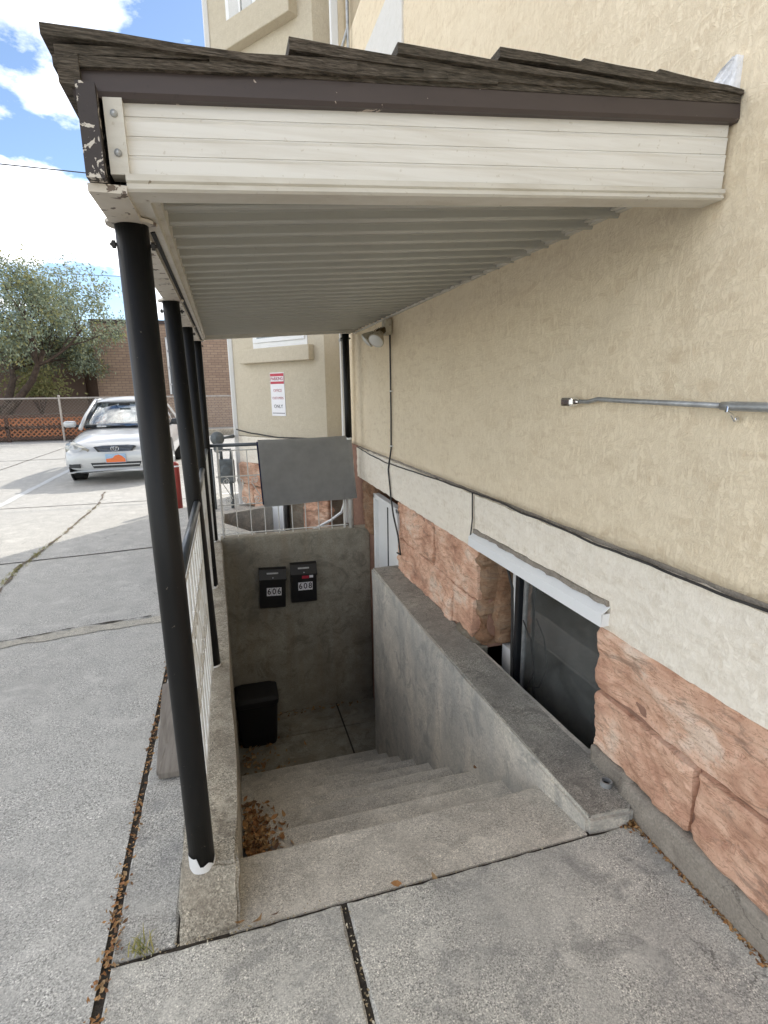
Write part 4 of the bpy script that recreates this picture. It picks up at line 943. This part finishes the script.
for s in (-1,1):
    bm=B(); tube(bm,[(s*.72,1.04,.90),(s*.67,1.35,1.13),(s*.575,1.74,1.37),(s*.57,1.9,1.41)],[.035,.028,.026,.03],10); tube(bm,[(s*.57,1.85,1.40),(s*.575,2.5,1.41),(s*.56,3.05,1.38),(s*.66,3.5,1.15),(s*.74,3.85,.95)],[.03,.03,.035,.05,.06],10); tube(bm,[(s*.77,2.35,.9),(s*.575,2.42,1.41)],.03,8); obj('pillar',bm,'carpaint',car,local=True,smooth=True)
    for a in ([(.80,1.25,.92),(.80,2.32,.93),(.60,2.38,1.38),(.585,1.80,1.37),(.69,1.35,1.13)],[(.80,2.38,.93),(.80,3.35,.95),(.70,3.3,1.13),(.60,2.98,1.37),(.60,2.44,1.38)]):
        pan('side_window','carglass',[(s*x*.985,y,z) for x,y,z in a],th=.004)
    bm=B(); lathe(bm,[(.25,-.0),(.315,.02),(.315,.18),(.25,.2)],(s*.655,.82,.315),(s,0,0),28); w_=obj('wheel',bm,'tyre',car,local=True,smooth=False)
    bm=B(); lathe(bm,[(.20,.0),(.20,.012),(.06,.02),(.05,.03)],(s*.845,.82,.315),(s,0,0),24); obj('rim',bm,'greymetal',w_,local=True)
    bm=B(); lathe(bm,[(.25,-.0),(.315,.02),(.315,.18),(.25,.2)],(s*.655,3.45,.315),(s,0,0),28); w_=obj('wheel',bm,'tyre',car,local=True)
    bm=B(); lathe(bm,[(.20,.0),(.20,.012),(.06,.02),(.05,.03)],(s*.845,3.45,.315),(s,0,0),24); obj('rim',bm,'greymetal',w_,local=True)
    bm=B(); lathe(bm,[(.37,0),(.37,.02),(.33,.025)],(s*.835,.82,.34),(s,0,0),28); obj('wheel_arch',bm,'grille',car,local=True)
    # mirror
    bm=B(); rock(bm,-.11,.11,-.04,.05,-.06,.06,.05,.001,.03,2); bmesh.ops.translate(bm,verts=bm.verts,vec=(s*.94,1.28,.98)); mi_=obj('wing_mirror',bm,'carpaint' if s<0 else 'grille',car,local=True,smooth=True)
    bm=B(); tube(bm,[(s*.78,1.33,.93),(s*.88,1.30,.955)],.025,8); obj('mirror_arm',bm,'grille',mi_,local=True)
    # headlight
    bm=B(); n=14; pts2=[(.40,.60),(.43,.565),(.62,.555),(.79,.57),(.81,.64),(.80,.70),(.72,.725),(.60,.70),(.47,.645)]
    def fy(x,z): return .03+.16*max(0,(x-.35)/.48)**2.4+.16*max(0,(z-.58)/.14)**1.6-.012
    f_=[bm.verts.new((s*x,fy(x,z)-.008,z)) for x,z in pts2]; bk=[bm.verts.new((s*x,fy(x,z)+.09,z)) for x,z in pts2]
    ce=bm.verts.new((s*.64,fy(.64,.64)-.025,.635))
    for i in range(9): bm.faces.new([f_[i],f_[(i+1)%9],ce]); bm.faces.new([f_[i],bk[i],bk[(i+1)%9],f_[(i+1)%9]])
    hl=obj('headlight',bm,'headl',car,local=True,smooth=True)
    bm=B(); lathe(bm,[(.05,0),(.045,.004),(.02,.002)],(s*.68,fy(.68,.64)-.028,.635),(s*.3,-1,.25),16); lathe(bm,[(.035,0),(.03,.004)],(s*.55,fy(.55,.61)-.022,.612),(s*.2,-1,.25),16); obj('reflector',bm,'greymetal',hl,local=True)
    bm=B(); box(bm,-.10,.10,-.012,.012,-.032,.032,.008); bmesh.ops.rotate(bm,verts=bm.verts,cent=(0,0,0),matrix=Matrix.Rotation(s*R(24),3,'Z')); bmesh.ops.translate(bm,verts=bm.verts,vec=(s*.65,.012,.335)); obj('fog_recess',bm,'grille',car,local=True)
    bm=B(); tube(bm,[(s*.0+(.05 if s<0 else .12),1.0,.93),(s*.3+.05,1.06,.945),(s*.5,1.16,.955)],.008,6); obj('wiper',bm,'plastic',car,local=True)
    bm=B(); box(bm,-.15,.15,-.08,.08,-.25,.26,.05); bmesh.ops.translate(bm,verts=bm.verts,vec=(s*.33,2.25,1.0)); box(bm,s*.33-.08,s*.33+.08,2.22,2.32,1.22,1.34,.03); obj('seat',bm,'seat',car,local=True)
# grille
bm=B(); pts2=[(-.33,.645),(-.27,.56),(.27,.56),(.33,.645),(.20,.662),(-.20,.662)]
prism(bm,pts2,-.010,.10,0,'y'); gr=obj('grille',bm,'grille',car,local=True)
bm=B()
for z,w in ((.652,.31),(.628,.315),(.604,.30),(.580,.28),(.562,.26)): tube(bm,[(-w,-.004,z),(-w*.5,-.018,z),(w*.5,-.018,z),(w,-.004,z)],.0035,6)
obj('grille_bar',bm,'chrome',gr,local=True)
def ring(bm,cx_,cz,rx,rz,y=-.026,rt=.003,n=22):
    pts=[(cx_+rx*math.cos(2*PI*k/n),y,cz+rz*math.sin(2*PI*k/n)) for k in range(n+1)]; tube(bm,pts,rt,6,False)
bm=B(); ring(bm,0,.61,.062,.042); ring(bm,0,.625,.036,.018); ring(bm,0,.61,.018,.038); obj('emblem',bm,'chrome',gr,local=True)
bm=B(); prism(bm,[(-.40,.375),(-.36,.285),(.36,.285),(.40,.375)],-.006,.1,0,'y'); lg=obj('lower_intake',bm,'grille',car,local=True)
bm=B(); box(bm,-.37,.37,-.014,-.004,.325,.342,.003); obj('intake_bar',bm,'carpaint',lg,local=True)
bm=B(); box(bm,-.16,.16,-.034,-.026,.37,.52,.004); pp=obj('licence_plate',bm,'plateblue',car,local=True)
bm=B(); prism(bm,[(-.15,.378),(.15,.378),(.15,.43),(.10,.48),(.05,.505),(-.01,.49),(-.05,.45),(-.15,.44)],-.037,-.034,0,'y'); obj('plate_arch',bm,'orange',pp,local=True)
bm=B(); superloft(bm,[(-.012,.60,.205,.27),(.03,.74,.20,.275),(.12,.80,.19,.27)],e=3); obj('bumper_lip',bm,'carpaint',car,local=True,smooth=True)
bm=B(); tube(bm,[(-.55,1.15,.93),(0,1.05,.935),(.55,1.15,.93)],.02,6); box(bm,-.68,.68,1.15,3.7,.90,.93); box(bm,-.66,.66,1.12,1.5,.93,.97,.01); obj('dashboard',bm,'grille',car,local=True)
bm=B(); 
for k in range(1): tube(bm,[(.33+.17*math.cos(a),1.62+.04*math.sin(a),1.05+.16*math.sin(a)) for a in [2*PI*i/20 for i in range(21)]],.012,6,False)
obj('steering_wheel',bm,'plastic',car,local=True)
bm=B(); box(bm,-.10,.10,1.50,1.52,1.30,1.35,.01); obj('rear_view_mirror',bm,'plastic',car,local=True)
# ------------------------------------------------------------------ FENCES, TREE, BRICK BUILDING
fn=thing('chain_link_fence','chain link fence with top rail at the back of the lot','fence',(-5,20.8,0))
FX0,FX1,FY=-22,9,20.8
bm=B(); tube(bm,[(FX0,FY,1.46),(FX1,FY,1.40)],.028,8); obj('top_rail',bm,'galv',fn)
x=-5.36-3.1*5
while x<FX1:
    bm=B(); tube(bm,[(x,FY,0),(x,FY,1.50)],.035,8); lathe(bm,[(.045,0),(.03,.05)],(x,FY,1.48),(0,0,1),8); obj('post',bm,'galv',fn); x+=3.1
bm=B(); st_=.11; hgt=1.38
def thin(bm,a,b_,w):
    a=Vector(a);b_=Vector(b_); vs=[bm.verts.new(q) for q in (a+V(0,-w,0),a+V(w,w*.5,0),a+V(-w,w*.5,0),b_+V(0,-w,0),b_+V(w,w*.5,0),b_+V(-w,w*.5,0))]
    for i in range(3): bm.faces.new([vs[i],vs[(i+1)%3],vs[3+(i+1)%3],vs[3+i]])
x=FX0
while x<FX1-hgt: thin(bm,(x,FY,.05),(x+hgt,FY,1.43),.0022); thin(bm,(x+hgt,FY+.004,.05),(x,FY+.004,1.43),.0022); x+=st_
obj('wire_mesh',bm,'galv',fn)
lf=thing('lattice_fence','low orange brown lattice panels below the tree','fence',(-10,21,0))
bm=B(); LY=20.95; x=-22
while x<-3.0:
    for s in (0,1):
        a=(x,LY+s*.012,.14) if s==0 else (x+.68,LY+s*.012,.14); b_=(x+.68,LY+s*.012,.82) if s==0 else (x,LY+s*.012,.82)
        a=Vector(a);b_=Vector(b_); n_=V(-(b_-a).z,0,(b_-a).x).normalized()*.022
        vs=[bm.verts.new(q) for q in (a-n_,a+n_,b_+n_,b_-n_)]; f=bm.faces.new(vs)
        g=bmesh.ops.extrude_face_region(bm,geom=[f]); bmesh.ops.translate(bm,verts=[v for v in g['geom'] if isinstance(v,bmesh.types.BMVert)],vec=(0,.01,0))
    x+=.16
obj('lattice_panel',bm,'lattice',lf)
bm=B(); box(bm,-22,-3.0,LY-.03,LY+.03,.80,.90); box(bm,-22,-3.0,LY-.03,LY+.03,.06,.16); box(bm,-22,-3,LY-.035,LY-.005,.43,.53)
x=-21.5
while x<-3: box(bm,x,x+.1,LY-.035,LY+.04,0,.9); x+=2.4
obj('frame',bm,'lattdark',lf)
bm=B(); box(bm,-24,-3.0,21.3,25.9,0,.80); edgey(bm,1,.02,2); struct('raised_bed',bm,'dirt')
bb=thing('brick_building','single storey tan brick building behind the fence','building',(0,28,0))
bm=B(); box(bm,-5.15,12,26,34,0,4.45); obj('wall',bm,'brick',bb)
bm=B(); box(bm,-5.2,12.05,25.95,34,4.44,4.60); box(bm,-24.0,-5.2,27.9,34,3.9,4.05); obj('coping',bm,'coping',bb)
bm=B(); box(bm,-24,-5.15,28,34,0,3.95); box(bm,-6.3,-6.0,27.8,28,0,3.9); obj('side_wall',bm,'brownwall',bb)
bm=B(); box(bm,-2.25,-1.75,25.94,26.0,1.5,3.9,.01); wb=obj('window',bm,'grille',bb)
bm=B(); 
for z in (1.9,2.6,3.3,3.85): box(bm,-2.25,-1.75,25.90,25.95,z,z+.06)
box(bm,-2.28,-2.2,25.90,25.95,1.5,3.9); box(bm,-1.8,-1.72,25.90,25.95,1.5,3.9); obj('window_bars',bm,'white',wb)
bm=B(); lathe(bm,[(.20,0),(.20,.12),(.10,.2)],(-4.16,26,4.0),(0,-1,-.3),16); box(bm,-4.24,-4.08,25.8,26,3.98,4.16); obj('wall_lamp',bm,'rubber',bb)
bm=B(); box(bm,-2.9,12,20.9,21.15,0,.22); 
tag(obj('low_wall',bm,'curb'),'low pale concrete kerb wall under the fence on the right','wall')
# tree
tr=thing('olive_tree','spreading silver green tree behind the lattice fence','tree',(-7.6,22.8,.8))
random.seed(21)
bmw=B(); tips=[]
def branch(p,dr_,L,r,depth):
    pts=[p]; rs=[r]; q=Vector(p); dd=Vector(dr_).normalized(); n=5
    for i in range(n):
        dd=(dd+Vector((random.gauss(0,.16),random.gauss(0,.16),random.gauss(0,.10)+(.05 if depth<3 else -.10)))).normalized()
        q=q+dd*L/n; pts.append(q.copy()); rs.append(r*(1-.5*(i+1)/n))
        if depth>=3: tips.append((q.copy(),dd.copy(),depth))
    tube(bmw,pts,rs,7 if depth<2 else 4,False)
    if depth<5:
        k={0:4,1:4,2:4,3:3,4:3}[depth]
        for i in range(k):
            s=random.uniform(.4,1) if depth else random.uniform(.75,1); idx=min(n,max(1,int(s*n))); a=random.uniform(0,2*PI); sp_=random.uniform(.45,1.0)
            ax=dd.orthogonal().normalized(); ax=Matrix.Rotation(a,3,dd)@ax
            nd=(dd*math.cos(sp_)+ax*math.sin(sp_)); branch(pts[idx],nd,L*random.uniform(.60,.80),rs[idx]*.62,depth+1)
for (dx,dy,dz) in ((-.75,.1,1),(1.0,-.1,1.0),(.1,.4,1.2)):
    branch(Vector((-7.75,22.8,.75)),V(dx,dy,dz),2.9,.16,0)
bark=obj('trunk',bmw,'bark',tr,smooth=True)
def spray(bm,frac_,seed):
    random.seed(seed)
    for p,dd,dep in tips:
        if random.random()>frac_: continue
        if p.z<2.4 or (p.x>-4.4 and p.z<3.6): continue
        for i in range(random.randint(5,8)):
            o=p+Vector((random.gauss(0,.15),random.gauss(0,.15),random.gauss(0,.13))); g=(dd*.4+Vector((random.gauss(0,.5),random.gauss(0,.5),-.35+random.gauss(0,.4)))).normalized()
            L=random.uniform(.07,.15); sd=g.orthogonal().normalized()*L*.22; sd=Matrix.Rotation(random.uniform(0,PI),3,g)@sd
            v=[bm.verts.new(q) for q in (o,o+g*L*.5+sd,o+g*L,o+g*L*.5-sd)]; bm.faces.new(v)
bm=B(); spray(bm,.38,5); obj('crown',bm,'olive',tr)
bm=B(); spray(bm,.12,8); obj('yellow_green_sprays',bm,'yleaf',tr)  # fewer sprays of yellow green leaves mixed through the crown
bm=B(); random.seed(3)
for i in range(1300):
    o=Vector((-7.0+random.gauss(0,.55),24.6+random.gauss(0,.4),1.5+abs(random.gauss(0,.55)))); g=Vector((random.gauss(0,1),random.gauss(0,1),random.gauss(0,1))).normalized(); sd=g.orthogonal().normalized()*.035
    v=[bm.verts.new(q) for q in (o,o+g*.07+sd,o+g*.14,o+g*.07-sd)]; bm.faces.new(v)
sh=thing('shrub','yellow green shrub behind the tree trunk','shrub',(-7,24.6,.8)); obj('foliage',bm,'yleaf',sh)
bm=B()
for i in range(7): a=i*.9; tube(bm,[(-7,24.6,.75),(-7+.3*math.cos(a),24.6+.3*math.sin(a),1.5),(-7+.55*math.cos(a),24.6+.5*math.sin(a),2.1)],[.02,.012,.005],5)
obj('stem',bm,'bark',sh)
# utility wires
def wire(a,b_,sag,label):
    bm=B(); a=Vector(a);b_=Vector(b_); tube(bm,[a.lerp(b_,t)-V(0,0,sag*4*t*(1-t)) for t in [i/24 for i in range(25)]],.013,5); tag(obj('utility_wire',bm,'rubber'),label,'wire')
wire((-30,15,7.35),(20,15,6.35),.35,'single utility wire crossing the sky at upper left')
wire((-40,30,7.6),(30,30,7.5),.5,'thin utility wire passing above the tree crown')
# ------------------------------------------------------------------ WORLD, SUN, CAMERA
AZ=R(40); EL=R(35)     # direction towards the sun: x=sin(AZ), y=cos(AZ)
w=bpy.data.worlds.new("World"); S.world=w; w.use_nodes=True; nt=w.node_tree
bg=nt.nodes['Background']; sky=nt.nodes.new('ShaderNodeTexSky'); sky.sky_type='NISHITA'; sky.sun_disc=False
sky.sun_elevation=EL; sky.sun_rotation=AZ; sky.altitude=1300; sky.air_density=1.0; sky.dust_density=.6; sky.ozone_density=1.5
tc=nt.nodes.new('ShaderNodeTexCoord'); sx=nt.nodes.new('ShaderNodeSeparateXYZ'); nt.links.new(tc.outputs['Generated'],sx.inputs[0])
zz=math_(nt,'ADD',math_(nt,'MAXIMUM',sx.outputs[2],0.0),.22)
cb=nt.nodes.new('ShaderNodeCombineXYZ'); nt.links.new(math_(nt,'DIVIDE',sx.outputs[0],zz),cb.inputs[0]); nt.links.new(math_(nt,'DIVIDE',sx.outputs[1],zz),cb.inputs[1]); cb.inputs[2].default_value=11.4
n1=nz(nt,cb.outputs[0],1.15,9,.60,.1)
cl=ramp(nt,n1,[(.47,0),(.55,.7),(.64,1)])
n2=nz(nt,cb.outputs[0],2.6,6,.6,.2)
ccol=ramp(nt,n2,[(.3,(13.0,12.8,12.4)),(.65,(20.5,19.6,18.4))])
skyc=mix(nt,cl,sky.outputs[0],ccol)
nt.links.new(skyc,bg.inputs['Color']); bg.inputs['Strength'].default_value=.07
sun=bpy.data.lights.new('sun','SUN'); sun.energy=1.4; sun.angle=R(.53); sun.color=(1,.94,.85)
so=bpy.data.objects.new('sun',sun); C.objects.link(so)
sd=V(math.sin(AZ)*math.cos(EL),math.cos(AZ)*math.cos(EL),math.sin(EL)); so.rotation_euler=sd.to_track_quat('Z','Y').to_euler(); so.location=(5,5,20)
cam=bpy.data.cameras.new('camera'); co=bpy.data.objects.new('camera',cam); C.objects.link(co); S.camera=co
r_=V(0.96023956,-0.2788146,-0.01422701); u_=V(0.07448542,0.20674894,0.97555461); f_=V(0.26905745,0.93782584,-0.21929613)
co.matrix_world=Matrix(((r_.x,u_.x,-f_.x,0),(r_.y,u_.y,-f_.y,0),(r_.z,u_.z,-f_.z,1.5),(0,0,0,1)))
cam.sensor_fit='VERTICAL'; cam.sensor_height=24; cam.lens=24*537.34/1024; cam.clip_start=.02; cam.clip_end=1000
S.view_settings.view_transform='Standard'; S.view_settings.look='None'; S.view_settings.exposure=1.62; S.view_settings.gamma=1
S.render.engine='CYCLES'; S.cycles.max_bounces=8; S.cycles.diffuse_bounces=5; S.cycles.transparent_max_bounces=12
S.cycles.use_denoising=True
S.render.resolution_x=768; S.render.resolution_y=1024
